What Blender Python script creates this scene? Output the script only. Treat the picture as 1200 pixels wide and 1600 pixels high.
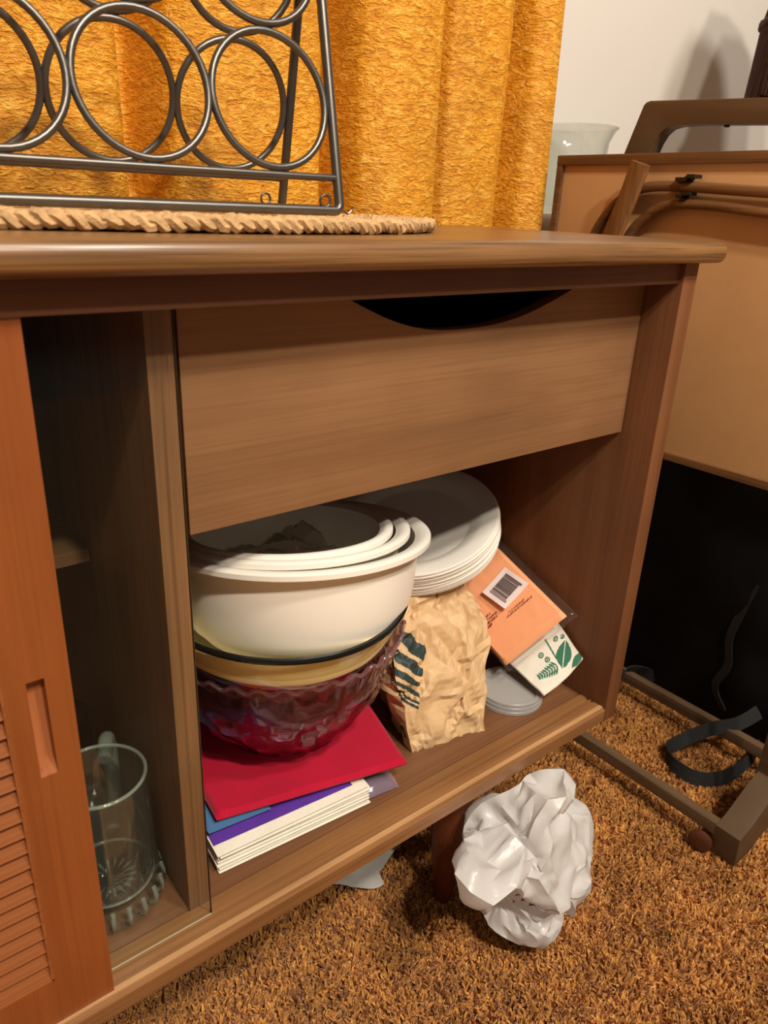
import bpy, bmesh, math, random
import numpy as np
from mathutils import Vector, Matrix, noise

for o in list(bpy.data.objects):
    bpy.data.objects.remove(o)
scene = bpy.context.scene
COL = scene.collection
rnd = random.Random(7)
PI = math.pi

# ------------------------------------------------------------------ camera
cam_d = bpy.data.cameras.new('camera')
cam_d.sensor_fit = 'VERTICAL'
cam_d.sensor_height = 24.0
cam_d.lens = 24.0 * 1173.8 / 1600.0
cam_d.clip_start = 0.02
cam_d.dof.use_dof = True
cam_d.dof.focus_distance = 0.80
cam_d.dof.aperture_fstop = 6.5
cam = bpy.data.objects.new('camera', cam_d)
COL.objects.link(cam)
CR = Matrix(((0.78273495, 0.206562, -0.58707592), (-0.62109173, 0.31934293, -0.71572701), (0.03963654, 0.92485255, 0.37825483)))
cam.matrix_world = Matrix.Translation((0, 0, 0.867)) @ CR.to_4x4()
scene.camera = cam

# ------------------------------------------------------------------ light
world = bpy.data.worlds.new('room_ambient')
scene.world = world
world.use_nodes = True
world.node_tree.nodes['Background'].inputs[0].default_value = (1.0, 0.90, 0.78, 1)
world.node_tree.nodes['Background'].inputs[1].default_value = 0.06

def point(name, loc, watts, color, radius):
    d = bpy.data.lights.new(name, 'POINT')
    d.energy = watts
    d.color = color
    d.shadow_soft_size = radius
    o = bpy.data.objects.new(name, d)
    o.location = loc
    COL.objects.link(o)
WARM = (1.0, 0.89, 0.74)
point('chandelier_bulb', (0.30, -1.25, 2.50), 60, WARM, 0.06)
point('chandelier_bulb', (0.04, -1.00, 2.58), 54, WARM, 0.06)
point('ceiling_bulb', (0.90, -0.80, 2.55), 52, (1.0, 0.91, 0.80), 0.11)

vs = scene.view_settings
vs.view_transform = 'Standard'
vs.look = 'None'
vs.exposure = 1.2
vs.gamma = 1.0
vs.use_curve_mapping = False

# ------------------------------------------------------------------ node helpers
def new_mat(name):
    m = bpy.data.materials.new(name)
    m.use_nodes = True
    nt = m.node_tree
    b = nt.nodes['Principled BSDF']
    return m, nt, b

def lin(c):
    return tuple(((v / 255.0) / 12.92 if v / 255.0 <= 0.04045 else ((v / 255.0 + 0.055) / 1.055) ** 2.4) for v in c) + (1.0,)

def nd(nt, t, **kw):
    n = nt.nodes.new(t)
    for k, v in kw.items():
        setattr(n, k, v)
    return n

def ramp(nt, stops, interp='LINEAR'):
    r = nd(nt, 'ShaderNodeValToRGB')
    cr = r.color_ramp
    cr.interpolation = interp
    while len(cr.elements) > 1:
        cr.elements.remove(cr.elements[-1])
    cr.elements[0].position = stops[0][0]
    cr.elements[0].color = stops[0][1]
    for p, c in stops[1:]:
        e = cr.elements.new(p)
        e.color = c
    return r

def coords(nt, scale, rot=(0, 0, 0)):
    tc = nd(nt, 'ShaderNodeTexCoord')
    mp = nd(nt, 'ShaderNodeMapping')
    mp.inputs['Scale'].default_value = scale
    mp.inputs['Rotation'].default_value = rot
    nt.links.new(tc.outputs['Object'], mp.inputs['Vector'])
    return mp.outputs['Vector']

def noise_node(nt, vec, scale, detail=4, dist=0.0, rough=0.55):
    n = nd(nt, 'ShaderNodeTexNoise')
    n.inputs['Scale'].default_value = scale
    n.inputs['Detail'].default_value = detail
    n.inputs['Distortion'].default_value = dist
    n.inputs['Roughness'].default_value = rough
    nt.links.new(vec, n.inputs['Vector'])
    return n.outputs['Fac']

def mix_rgb(nt, fac, a, b, mode='MIX'):
    m = nd(nt, 'ShaderNodeMix', data_type='RGBA', blend_type=mode)
    for s, v in (('Factor', fac), ('A', a), ('B', b)):
        idx = {'Factor': 0, 'A': 6, 'B': 7}[s]
        if hasattr(v, 'is_output'):
            nt.links.new(v, m.inputs[idx])
        else:
            m.inputs[idx].default_value = v
    return m.outputs[2]

def add_bump(nt, b, height, strength, dist=0.002):
    bp = nd(nt, 'ShaderNodeBump')
    bp.inputs['Strength'].default_value = strength
    bp.inputs['Distance'].default_value = dist
    nt.links.new(height, bp.inputs['Height'])
    nt.links.new(bp.outputs['Normal'], b.inputs['Normal'])

def wood(name, dark, light, axis='x', rough=0.42, fine=1.0, spec=0.4, coat=0.0, bump=0.15):
    m, nt, b = new_mat(name)
    along, across = 1.6, 22.0
    sc = {'x': (along, across, across), 'y': (across, along, across), 'z': (across, across, along)}[axis]
    v = coords(nt, sc)
    n1 = noise_node(nt, v, 1.0, 5, 0.8)
    sc2 = tuple(s * (3.0 if s == along else 14.0) for s in sc)
    v2 = coords(nt, sc2)
    n2 = noise_node(nt, v2, 1.0, 3, 0.2)
    mott = noise_node(nt, coords(nt, (5, 5, 5)), 1.0, 3)
    r = ramp(nt, [(0.25, lin(dark)), (0.75, lin(light))])
    nt.links.new(n1, r.inputs[0])
    r2 = ramp(nt, [(0.30, (1 - 0.45 * fine,) * 3 + (1,)), (0.55, (1, 1, 1, 1))])
    nt.links.new(n2, r2.inputs[0])
    c = mix_rgb(nt, 1.0, r.outputs[0], r2.outputs[0], 'MULTIPLY')
    r3 = ramp(nt, [(0.3, (0.82, 0.80, 0.78, 1)), (0.7, (1.08, 1.08, 1.08, 1))])
    nt.links.new(mott, r3.inputs[0])
    c = mix_rgb(nt, 1.0, c, r3.outputs[0], 'MULTIPLY')
    nt.links.new(c, b.inputs['Base Color'])
    b.inputs['Roughness'].default_value = rough
    b.inputs['Specular IOR Level'].default_value = spec
    b.inputs['Coat Weight'].default_value = coat
    b.inputs['Coat Roughness'].default_value = 0.2
    add_bump(nt, b, n2, bump, 0.001)
    return m

def plain(name, col, rough=0.5, metal=0.0, spec=0.5, vary=0.12, vscale=30.0, bump=0.0, bscale=200.0, sheen=0.0):
    m, nt, b = new_mat(name)
    n = noise_node(nt, coords(nt, (1, 1, 1)), vscale, 3)
    c = lin(col)
    r = ramp(nt, [(0.3, tuple(x * (1 - vary) for x in c[:3]) + (1,)), (0.7, tuple(min(1, x * (1 + vary)) for x in c[:3]) + (1,))])
    nt.links.new(n, r.inputs[0])
    nt.links.new(r.outputs[0], b.inputs['Base Color'])
    b.inputs['Roughness'].default_value = rough
    b.inputs['Metallic'].default_value = metal
    b.inputs['Specular IOR Level'].default_value = spec
    b.inputs['Sheen Weight'].default_value = sheen
    if bump:
        add_bump(nt, b, noise_node(nt, coords(nt, (1, 1, 1)), bscale, 4), bump, 0.002)
    return m

def thin_clear(name, tint, gloss=0.10, rough=0.08, haze=0.0, haze_col=(0.8, 0.8, 0.8, 1)):
    """thin transparent sheet: light passes straight through, a fresnel sheen on top"""
    m = bpy.data.materials.new(name)
    m.use_nodes = True
    nt = m.node_tree
    out = nt.nodes['Material Output']
    nt.nodes.remove(nt.nodes['Principled BSDF'])
    tr = nd(nt, 'ShaderNodeBsdfTransparent')
    tr.inputs[0].default_value = tint
    gl = nd(nt, 'ShaderNodeBsdfGlossy')
    gl.inputs['Roughness'].default_value = rough
    fr = nd(nt, 'ShaderNodeLayerWeight')
    fr.inputs[0].default_value = 0.5
    pw = nd(nt, 'ShaderNodeMath', operation='POWER')
    pw.inputs[1].default_value = 3.5
    nt.links.new(fr.outputs['Facing'], pw.inputs[0])
    mul = nd(nt, 'ShaderNodeMath', operation='MULTIPLY_ADD', use_clamp=True)
    mul.inputs[1].default_value = gloss * 8
    mul.inputs[2].default_value = gloss * 0.35
    nt.links.new(pw.outputs[0], mul.inputs[0])
    mx = nd(nt, 'ShaderNodeMixShader')
    nt.links.new(mul.outputs[0], mx.inputs[0])
    nt.links.new(tr.outputs[0], mx.inputs[1])
    nt.links.new(gl.outputs[0], mx.inputs[2])
    last = mx.outputs[0]
    if haze > 0:
        df = nd(nt, 'ShaderNodeBsdfDiffuse')
        df.inputs[0].default_value = haze_col
        m2 = nd(nt, 'ShaderNodeMixShader')
        m2.inputs[0].default_value = haze
        nt.links.new(last, m2.inputs[1])
        nt.links.new(df.outputs[0], m2.inputs[2])
        last = m2.outputs[0]
    nt.links.new(last, out.inputs[0])
    return m

def glass(name, col, rough=0.0, ior=1.48, clear=0.35):
    """solid glass: refraction blended with straight transmission so that lamps still light what stands inside"""
    m = bpy.data.materials.new(name)
    m.use_nodes = True
    nt = m.node_tree
    out = nt.nodes['Material Output']
    nt.nodes.remove(nt.nodes['Principled BSDF'])
    g = nd(nt, 'ShaderNodeBsdfGlass')
    g.inputs['Color'].default_value = col
    g.inputs['Roughness'].default_value = rough
    g.inputs['IOR'].default_value = ior
    t = nd(nt, 'ShaderNodeBsdfTransparent')
    t.inputs[0].default_value = col
    mx = nd(nt, 'ShaderNodeMixShader')
    mx.inputs[0].default_value = clear
    nt.links.new(g.outputs[0], mx.inputs[1])
    nt.links.new(t.outputs[0], mx.inputs[2])
    nt.links.new(mx.outputs[0], out.inputs[0])
    return m

def masked(name, base_mat_col, print_col, rough=0.6, spec=0.3, vary=0.1, attr='print', translucent=0.0):
    """a surface with a flat print on it, where the point attribute says so"""
    m, nt, b = new_mat(name)
    n = noise_node(nt, coords(nt, (1, 1, 1)), 25.0, 4)
    c = lin(base_mat_col)
    r = ramp(nt, [(0.3, tuple(x * (1 - vary) for x in c[:3]) + (1,)), (0.7, tuple(min(1, x * (1 + vary)) for x in c[:3]) + (1,))])
    nt.links.new(n, r.inputs[0])
    at = nd(nt, 'ShaderNodeAttribute', attribute_name=attr)
    st = ramp(nt, [(0.42, (0, 0, 0, 1)), (0.58, (1, 1, 1, 1))])
    nt.links.new(at.outputs['Fac'], st.inputs[0])
    c2 = mix_rgb(nt, st.outputs[0], r.outputs[0], lin(print_col))
    nt.links.new(c2, b.inputs['Base Color'])
    b.inputs['Roughness'].default_value = rough
    b.inputs['Specular IOR Level'].default_value = spec
    return m

# ------------------------------------------------------------------ object helpers
WLOC = {}
def put(name, me, mat=None, parent=None):
    o = bpy.data.objects.new(name, me)
    COL.objects.link(o)
    if mat is not None and len(me.materials) == 0:
        me.materials.append(mat)
    if parent is not None:
        o.parent = parent
        o.matrix_parent_inverse = Matrix.Translation(-WLOC.get(parent.name, Vector((0, 0, 0))))
    return o

def mesh(name, verts, faces, mat, parent=None, smooth=True, angle=None):
    me = bpy.data.meshes.new(name)
    me.from_pydata([tuple(v) for v in verts], [], faces)
    me.validate()
    me.update()
    o = put(name, me, mat, parent)
    if smooth:
        me.shade_smooth()
        if angle:
            me.set_sharp_from_angle(angle=angle)
    return o

def from_bm(name, bm, mat, parent=None, smooth=True, angle=0.6):
    me = bpy.data.meshes.new(name)
    bmesh.ops.recalc_face_normals(bm, faces=bm.faces)
    bm.to_mesh(me)
    bm.free()
    o = put(name, me, mat, parent)
    if smooth:
        me.shade_smooth()
        me.set_sharp_from_angle(angle=angle)
    return o

def thing(name, label, cat, loc, group=None):
    o = bpy.data.objects.new(name, None)
    COL.objects.link(o)
    o.location = loc
    o.empty_display_size = 0.02
    WLOC[o.name] = Vector(loc)
    tag(o, label, cat, group)
    return o

def tag(o, label, cat, group=None):
    o['label'] = label
    o['category'] = cat
    if group:
        o['group'] = group
    return o

def bm_box(bm, x0, x1, y0, y1, z0, z1, bevel=0.0, seg=2):
    g = bmesh.ops.create_cube(bm, size=1.0)
    for v in g['verts']:
        v.co = Vector(((x0 + x1) / 2 + v.co.x * (x1 - x0), (y0 + y1) / 2 + v.co.y * (y1 - y0), (z0 + z1) / 2 + v.co.z * (z1 - z0)))
    if bevel:
        es = list({e for v in g['verts'] for e in v.link_edges})
        bmesh.ops.bevel(bm, geom=es, offset=bevel, segments=seg, affect='EDGES', profile=0.7)

def box(name, b, mat, parent=None, bevel=0.0012, seg=2):
    bm = bmesh.new()
    bm_box(bm, *b, bevel=bevel, seg=seg)
    return from_bm(name, bm, mat, parent)

def boxes(name, bs, mat, parent=None, bevel=0.0012):
    bm = bmesh.new()
    for b in bs:
        bm_box(bm, *b, bevel=bevel)
    return from_bm(name, bm, mat, parent)

def prism(name, poly, plane, a, b, mat, parent=None, bevel=0.0, angle=0.6):
    """poly of 2-D points extruded along the axis left out of plane ('xy','xz','yz')"""
    bm = bmesh.new()
    def p3(p, t):
        if plane == 'xy':
            return (p[0], p[1], t)
        if plane == 'xz':
            return (p[0], t, p[1])
        return (t, p[0], p[1])
    lo = [bm.verts.new(p3(p, a)) for p in poly]
    hi = [bm.verts.new(p3(p, b)) for p in poly]
    n = len(poly)
    bm.faces.new(lo)
    bm.faces.new(hi)
    for i in range(n):
        bm.faces.new((lo[i], lo[(i + 1) % n], hi[(i + 1) % n], hi[i]))
    bmesh.ops.recalc_face_normals(bm, faces=bm.faces)
    if bevel:
        bmesh.ops.bevel(bm, geom=list(bm.edges), offset=bevel, segments=2, affect='EDGES', profile=0.7, clamp_overlap=True)
    return from_bm(name, bm, mat, parent, angle=angle)

def frame_from(n):
    n = Vector(n).normalized()
    u = Vector((1, 0, 0)) - n * n.x
    u.normalize()
    v = n.cross(u)
    return Matrix((u, v, n)).transposed()

def lathe_data(prof, n=64, M=None, mod=None):
    """prof: list of (r, z); closed at both ends where r == 0; mod(theta, i, r, z) -> (r, z)"""
    verts, faces, rows = [], [], []
    for i, (r, z) in enumerate(prof):
        if r < 1e-6:
            rows.append([len(verts)])
            verts.append(Vector((0, 0, z)))
        else:
            row = []
            for k in range(n):
                t = 2 * PI * k / n
                rr, zz = mod(t, i, r, z) if mod else (r, z)
                row.append(len(verts))
                verts.append(Vector((rr * math.cos(t), rr * math.sin(t), zz)))
            rows.append(row)
    for a, b in zip(rows[:-1], rows[1:]):
        for k in range(n):
            k2 = (k + 1) % n
            if len(a) == 1 and len(b) == 1:
                continue
            if len(a) == 1:
                faces.append((a[0], b[k2], b[k]))
            elif len(b) == 1:
                faces.append((a[k], a[k2], b[0]))
            else:
                faces.append((a[k], a[k2], b[k2], b[k]))
    if M is not None:
        verts = [M @ v for v in verts]
    return verts, faces

def lathe(name, prof, M, mat, parent=None, n=64, mod=None, angle=0.7):
    v, f = lathe_data(prof, n, M, mod)
    return mesh(name, v, f, mat, parent, True, angle)

def place(c, n=(0, 0, 1)):
    return Matrix.Translation(Vector(c)) @ frame_from(n).to_4x4()

def tube_data(pts, r, closed=False, sides=8, squash=None):
    pts = [Vector(p) for p in pts]
    n = len(pts)
    verts, faces = [], []
    prev = None
    for i, p in enumerate(pts):
        a = pts[i - 1] if (i > 0 or closed) else p
        b = pts[(i + 1) % n] if (i < n - 1 or closed) else p
        t = (b - a).normalized()
        if prev is None:
            u = t.cross(Vector((0, 0, 1)))
            if u.length < 1e-4:
                u = t.cross(Vector((1, 0, 0)))
        else:
            u = prev - t * prev.dot(t)
        u.normalize()
        prev = u
        w = t.cross(u)
        rr = r[i] if hasattr(r, '__len__') else r
        for k in range(sides):
            an = 2 * PI * k / sides
            verts.append(p + u * (rr * math.cos(an)) + w * (rr * math.sin(an)))
    for i in range(n if closed else n - 1):
        j = (i + 1) % n
        for k in range(sides):
            k2 = (k + 1) % sides
            faces.append((i * sides + k, i * sides + k2, j * sides + k2, j * sides + k))
    if not closed:
        faces.append(tuple(range(sides - 1, -1, -1)))
        faces.append(tuple((n - 1) * sides + k for k in range(sides)))
    return verts, faces

def tube(name, pts, r, mat, parent=None, closed=False, sides=10, angle=0.9):
    v, f = tube_data(pts, r, closed, sides)
    return mesh(name, v, f, mat, parent, True, angle)

def multi_tube(name, specs, mat, parent=None, sides=8):
    V, F = [], []
    for pts, r, closed in specs:
        v, f = tube_data(pts, r, closed, sides)
        o = len(V)
        V += v
        F += [tuple(i + o for i in q) for q in f]
    return mesh(name, V, F, mat, parent, True, 0.9)

def strip(name, path, width_dir, w, thick, mat, parent=None):
    """flat webbing following a path"""
    V, F = [], []
    pts = [Vector(p) for p in path]
    for i, p in enumerate(pts):
        a = pts[max(i - 1, 0)]
        b = pts[min(i + 1, len(pts) - 1)]
        t = (b - a).normalized()
        wd = Vector(width_dir[i] if isinstance(width_dir, list) else width_dir)
        wd = (wd - t * wd.dot(t)).normalized()
        nn = t.cross(wd)
        for s, q in ((-1, -1), (1, -1), (1, 1), (-1, 1)):
            V.append(p + wd * (s * w / 2) + nn * (q * thick / 2))
    for i in range(len(pts) - 1):
        for k in range(4):
            k2 = (k + 1) % 4
            F.append((i * 4 + k, i * 4 + k2, i * 4 + 4 + k2, i * 4 + 4 + k))
    F.append((3, 2, 1, 0))
    e = (len(pts) - 1) * 4
    F.append((e, e + 1, e + 2, e + 3))
    return mesh(name, V, F, mat, parent, True, 0.7)

def smooth_path(ctrl, n=12):
    """Catmull-Rom"""
    P = [Vector(c) for c in ctrl]
    P = [P[0] * 2 - P[1]] + P + [P[-1] * 2 - P[-2]]
    out = []
    for i in range(1, len(P) - 2):
        for k in range(n):
            t = k / n
            a, b, c, d = P[i - 1], P[i], P[i + 1], P[i + 2]
            out.append(0.5 * ((2 * b) + (c - a) * t + (2 * a - 5 * b + 4 * c - d) * t * t + (3 * b - a - 3 * c + d) * t ** 3))
    out.append(P[-2])
    return out

def vor(p):
    d, _ = noise.voronoi(p)
    return d[1] - d[0]

def crease(p, s, seed=0.0):
    q = Vector(p) * s + Vector((seed, seed * 1.7, seed * 0.3))
    w = noise.noise_vector(q * 0.6) * 0.5
    return vor(q + w) - 0.35

def grid_faces(nu, nv, wrap=False):
    F = []
    for j in range(nv - 1):
        for i in range(nu if wrap else nu - 1):
            i2 = (i + 1) % nu
            F.append((j * nu + i, j * nu + i2, (j + 1) * nu + i2, (j + 1) * nu + i))
    return F

def crumple_sheet(P0, faces, stretch, limit, steps=220, seed=1, smooth=0.03, fixed=None, npre=6, seed_amp=0.2):
    """buckle a sheet: its edges want to be longer than the shape allows, so it folds within the limit"""
    P0 = np.array([tuple(p) for p in P0])
    n = len(P0)
    ed = set()
    for f in faces:
        if len(f) > 8:
            continue
        for a, b in zip(f, f[1:] + f[:1]):
            ed.add((min(a, b), max(a, b)))
        if len(f) == 4:
            ed.add((min(f[0], f[2]), max(f[0], f[2])))
            ed.add((min(f[1], f[3]), max(f[1], f[3])))
    nb = [[] for _ in range(n)]
    for a, b in ed:
        nb[a].append(b)
        nb[b].append(a)
    mx = max(len(x) for x in nb)
    idx = np.zeros((n, mx), int)
    msk = np.zeros((n, mx, 1))
    for i, x in enumerate(nb):
        idx[i, :len(x)] = x
        msk[i, :len(x)] = 1
    cnt = np.maximum(msk.sum(1), 1)
    rest = np.linalg.norm(P0[:, None] - P0[idx], axis=2, keepdims=True) * stretch
    rg = np.random.default_rng(seed)
    nz = rg.normal(0, 1, P0.shape)
    for _ in range(npre):
        nz = (nz + (nz[idx] * msk).sum(1) / cnt) / 2
    nz *= seed_amp * limit / (np.abs(nz).std() + 1e-9)
    p = P0 + nz
    lim = limit * (np.ones((n, 1)) if fixed is None else np.array(fixed)[:, None])
    for it in range(steps):
        d = p[:, None] - p[idx]
        L = np.linalg.norm(d, axis=2, keepdims=True) + 1e-9
        p = p + ((rest / L - 1) * 0.5 * d * msk).sum(1) / cnt * 1.3
        k = smooth * (1.0 if it < steps * 0.7 else 0.25)
        p = p + k * ((p[idx] * msk).sum(1) / cnt - p)
        dp = p - P0
        m = np.linalg.norm(dp, axis=1, keepdims=True) + 1e-12
        p = P0 + dp * np.minimum(1.0, lim / m)
    return [Vector(q) for q in p]

def in_poly(x, y, poly):
    c = False
    j = len(poly) - 1
    for i in range(len(poly)):
        xi, yi = poly[i]
        xj, yj = poly[j]
        if (yi > y) != (yj > y) and x < (xj - xi) * (y - yi) / (yj - yi) + xi:
            c = not c
        j = i
    return c

def set_mask(o, vals, attr='print'):
    a = o.data.attributes.new(attr, 'FLOAT', 'POINT')
    a.data.foreach_set('value', vals)

# ------------------------------------------------------------------ materials
W_TOP = wood('walnut_top', (104, 72, 44), (160, 118, 74), 'x', 0.34, 1.3, 0.5, 0.25, 0.5)
W_FRONT = wood('walnut_front', (118, 83, 54), (142, 104, 70), 'x', 0.5, 0.35)
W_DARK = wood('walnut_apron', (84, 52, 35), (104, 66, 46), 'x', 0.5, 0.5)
W_SIDE = wood('walnut_side', (104, 64, 38), (126, 82, 52), 'z', 0.45, 0.35)
W_DIV = wood('walnut_divider', (110, 76, 48), (140, 100, 66), 'z', 0.5, 0.6)
W_RAIL = wood('walnut_rail', (120, 80, 46), (156, 110, 68), 'x', 0.36, 0.5, 0.5, 0.2)
W_FLOOR = wood('bay_floor_wood', (104, 68, 44), (130, 88, 58), 'x', 0.45, 0.4)
W_DOOR = wood('louver_door_wood', (124, 64, 27), (146, 80, 37), 'z', 0.4, 0.3, 0.45, 0.1)
W_SLAT = wood('louver_slat_wood', (132, 73, 35), (160, 95, 52), 'x', 0.45, 0.5)
W_PULL = wood('finger_pull_wood', (150, 84, 46), (172, 104, 62), 'z', 0.45, 0.5)
W_SHELF = wood('shelf_wood', (120, 88, 60), (146, 110, 78), 'x', 0.5, 0.5)
W_BACK = wood('back_panel_wood', (74, 44, 26), (96, 58, 34), 'z', 0.6, 0.4)
W_LEG = wood('leg_wood', (96, 48, 24), (118, 62, 34), 'z', 0.45, 0.5)
W_TRAYFRAME = wood('tray_frame_wood', (96, 64, 38), (140, 98, 60), 'y', 0.45, 0.9)
W_TRAYLEG = wood('tray_leg_wood', (104, 68, 38), (150, 104, 62), 'z', 0.45, 0.9)
W_STAND = wood('stand_wood', (86, 66, 46), (116, 92, 68), 'y', 0.42, 0.8)
W_HANDLE = plain('stand_handle_paint', (88, 68, 48), 0.42, 0.0, 0.4, 0.08, 12)
TRAY = plain('tray_hardboard', (204, 158, 108), 0.6, 0, 0.3, 0.06, 9, 0.05)
STEEL = plain('rack_metal', (100, 95, 90), 0.36, 0.8, 0.5, 0.10, 60)
BLACKMETAL = plain('clip_metal', (40, 34, 30), 0.5, 0.5)
BLACK = plain('black_nylon', (9, 9, 10), 0.7, 0, 0.2, 0.3, 40, 0.15, 60)
STRAP = plain('charcoal_webbing', (42, 42, 42), 0.75, 0, 0.2, 0.15, 300, 0.3, 900)
WHITE_PLASTIC = plain('white_bowl_plastic', (232, 226, 214), 0.35, 0, 0.5, 0.03, 8)
CREAM_BOWL = plain('pale_yellow_bowl', (250, 238, 188), 0.4, 0, 0.5, 0.04, 10)
PAPER_PLATE = plain('paper_plate', (226, 221, 211), 0.7, 0, 0.3, 0.03, 12)
RED_CLOTH = plain('red_napkin_cloth', (172, 0, 42), 0.75, 0, 0.2, 0.08, 14, 0.15, 700, 0.2)
BLUE_CLOTH = plain('blue_cloth', (70, 108, 150), 0.8, 0, 0.2, 0.08, 20, 0.2, 600)
PURPLE = plain('purple_wrapper', (88, 52, 150), 0.35, 0, 0.5, 0.12, 16)
TISSUE = plain('tissue_white', (232, 226, 210), 0.8, 0, 0.2, 0.05, 30, 0.2, 300)
PEACH = plain('peach_napkin', (250, 174, 126), 0.6, 0, 0.35, 0.05, 14)
LABEL = plain('label_white', (226, 212, 208), 0.5)
INK = plain('barcode_ink', (74, 56, 60), 0.6)
REDINK = plain('small_print_ink', (120, 30, 34), 0.6)
FROST = thin_clear('frosted_lid_plastic', (0.86, 0.86, 0.85, 1), 0.10, 0.3, 0.42, (0.62, 0.60, 0.58, 1))
WRAP = thin_clear('cellophane', (0.985, 0.98, 0.975, 1), 0.09, 0.14, 0.012)
WRAP3 = thin_clear('lilac_cellophane', (0.90, 0.86, 0.93, 1), 0.14, 0.12, 0.14, (0.62, 0.55, 0.72, 1))
PANE = thin_clear('sliding_glass', (0.965, 0.98, 0.965, 1), 0.016, 0.02, 0.003, (0.7, 0.7, 0.64, 1))
EDGE = plain('glass_edge', (196, 214, 196), 0.15, 0, 0.6, 0.05)
G_CLEAR = thin_clear('mug_glass', (0.95, 0.97, 0.95, 1), 0.20, 0.05, 0.014, (0.80, 0.84, 0.72, 1))
G_EDGE = thin_clear('mug_highlight_glass', (0.93, 0.96, 0.92, 1), 0.40, 0.05, 0.16, (0.78, 0.86, 0.74, 1))  # mug glass with pale haze mixed in to stand for its highlights
G_VASE = thin_clear('vase_glass', (0.93, 0.94, 0.92, 1), 0.10, 0.05, 0.05)
G_PINK = glass('amethyst_glass', (0.92, 0.78, 0.85, 1), 0.0, 1.5, 0.3)
G_SMOKE = thin_clear('smoked_glass', (0.95, 0.93, 0.86, 1), 0.06, 0.04)
DARKRIM = plain('smoked_rim_glass', (14, 16, 14), 0.12, 0, 0.6)
G_RED = glass('ruby_glass', (0.5, 0.04, 0.06, 1), 0.0, 1.45, 0.5)
CERAMIC = plain('stoneware', (150, 140, 120), 0.4)
JUTE = plain('jute_rope', (196, 158, 112), 0.85, 0, 0.2, 0.25, 120, 0.5, 700)
CREAMPAINT = plain('cream_paint', (222, 212, 192), 0.5, 0, 0.4, 0.04)
SHADE = plain('lampshade_fabric', (240, 176, 124), 0.8, 0, 0.2, 0.05, 20)
FRINGE = plain('lamp_fringe', (70, 40, 30), 0.75, 0, 0.3, 0.2, 60)
BRASS = plain('lamp_brass', (150, 110, 60), 0.35, 0.9)
CASTER = plain('caster_brown', (84, 46, 28), 0.4)
WALL, wnt, wb = new_mat('wall_paint')
wb.inputs['Base Color'].default_value = lin((212, 207, 200))
wb.inputs['Roughness'].default_value = 0.75
add_bump(wnt, wb, noise_node(wnt, coords(wnt, (1, 1, 1)), 160, 4), 0.06, 0.001)

def plastic_film(name, col):
    m, nt, b = new_mat(name)
    b.inputs['Base Color'].default_value = lin(col)
    b.inputs['Roughness'].default_value = 0.30
    b.inputs['Specular IOR Level'].default_value = 0.6
    add_bump(nt, b, noise_node(nt, coords(nt, (1, 1, 1)), 90, 5, 1.5), 0.25, 0.002)
    tr = nd(nt, 'ShaderNodeBsdfTranslucent')
    tr.inputs[0].default_value = lin(col)
    tp = nd(nt, 'ShaderNodeBsdfTransparent')
    a = nd(nt, 'ShaderNodeMixShader')
    a.inputs[0].default_value = 0.35
    c = nd(nt, 'ShaderNodeMixShader')
    c.inputs[0].default_value = 0.10
    nt.links.new(b.outputs[0], a.inputs[1])
    nt.links.new(tr.outputs[0], a.inputs[2])
    nt.links.new(a.outputs[0], c.inputs[1])
    nt.links.new(tp.outputs[0], c.inputs[2])
    nt.links.new(c.outputs[0], nt.nodes['Material Output'].inputs[0])
    return m
FILM = plastic_film('carrier_bag_film', (242, 240, 238))

def add_print(m, cx, cz):
    """part of a printed black badge on the bag: an arc and two strokes"""
    nt = m.node_tree
    b = nt.nodes['Principled BSDF']
    tc = nd(nt, 'ShaderNodeTexCoord')
    sp = nd(nt, 'ShaderNodeSeparateXYZ')
    nt.links.new(tc.outputs['Object'], sp.inputs[0])
    def M(op, a, b_=None):
        n = nd(nt, 'ShaderNodeMath', operation=op)
        for k, v in ((0, a), (1, b_)):
            if v is None:
                continue
            if hasattr(v, 'is_output'):
                nt.links.new(v, n.inputs[k])
            else:
                n.inputs[k].default_value = v
        return n.outputs[0]
    x = M('SUBTRACT', sp.outputs[0], cx)
    z = M('SUBTRACT', sp.outputs[2], cz)
    front = M('LESS_THAN', sp.outputs[1], 0.40)
    r = M('SQRT', M('ADD', M('MULTIPLY', x, x), M('MULTIPLY', z, z)))
    ring = M('MULTIPLY', M('GREATER_THAN', r, 0.0300), M('LESS_THAN', r, 0.0322))
    wedge = M('MULTIPLY', M('LESS_THAN', x, 0.004), M("GREATER_THAN", z, 0.016))
    arc = M('MULTIPLY', ring, wedge)
    def rect(x0, x1, z0, z1):
        return M('MULTIPLY', M('MULTIPLY', M('GREATER_THAN', x, x0), M('LESS_THAN', x, x1)), M('MULTIPLY', M('GREATER_THAN', z, z0), M('LESS_THAN', z, z1)))
    g = M('ADD', M('ADD', rect(-0.0225, -0.0180, 0.017, 0.0205), rect(-0.0095, -0.0065, 0.015, 0.0230)), rect(-0.0030, 0.0010, 0.010, 0.0250))
    k = M('MULTIPLY', M('MINIMUM', M('ADD', arc, g), 1.0), front)
    col = b.inputs['Base Color'].default_value[:]
    nt.links.new(mix_rgb(nt, k, col, (0.006, 0.006, 0.007, 1)), b.inputs['Base Color'])
    for n in nt.nodes:
        if n.type == 'BSDF_TRANSLUCENT':
            nt.links.new(mix_rgb(nt, k, col, (0.006, 0.006, 0.007, 1)), n.inputs[0])
add_print(FILM, 0.574, 0.081)

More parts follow.
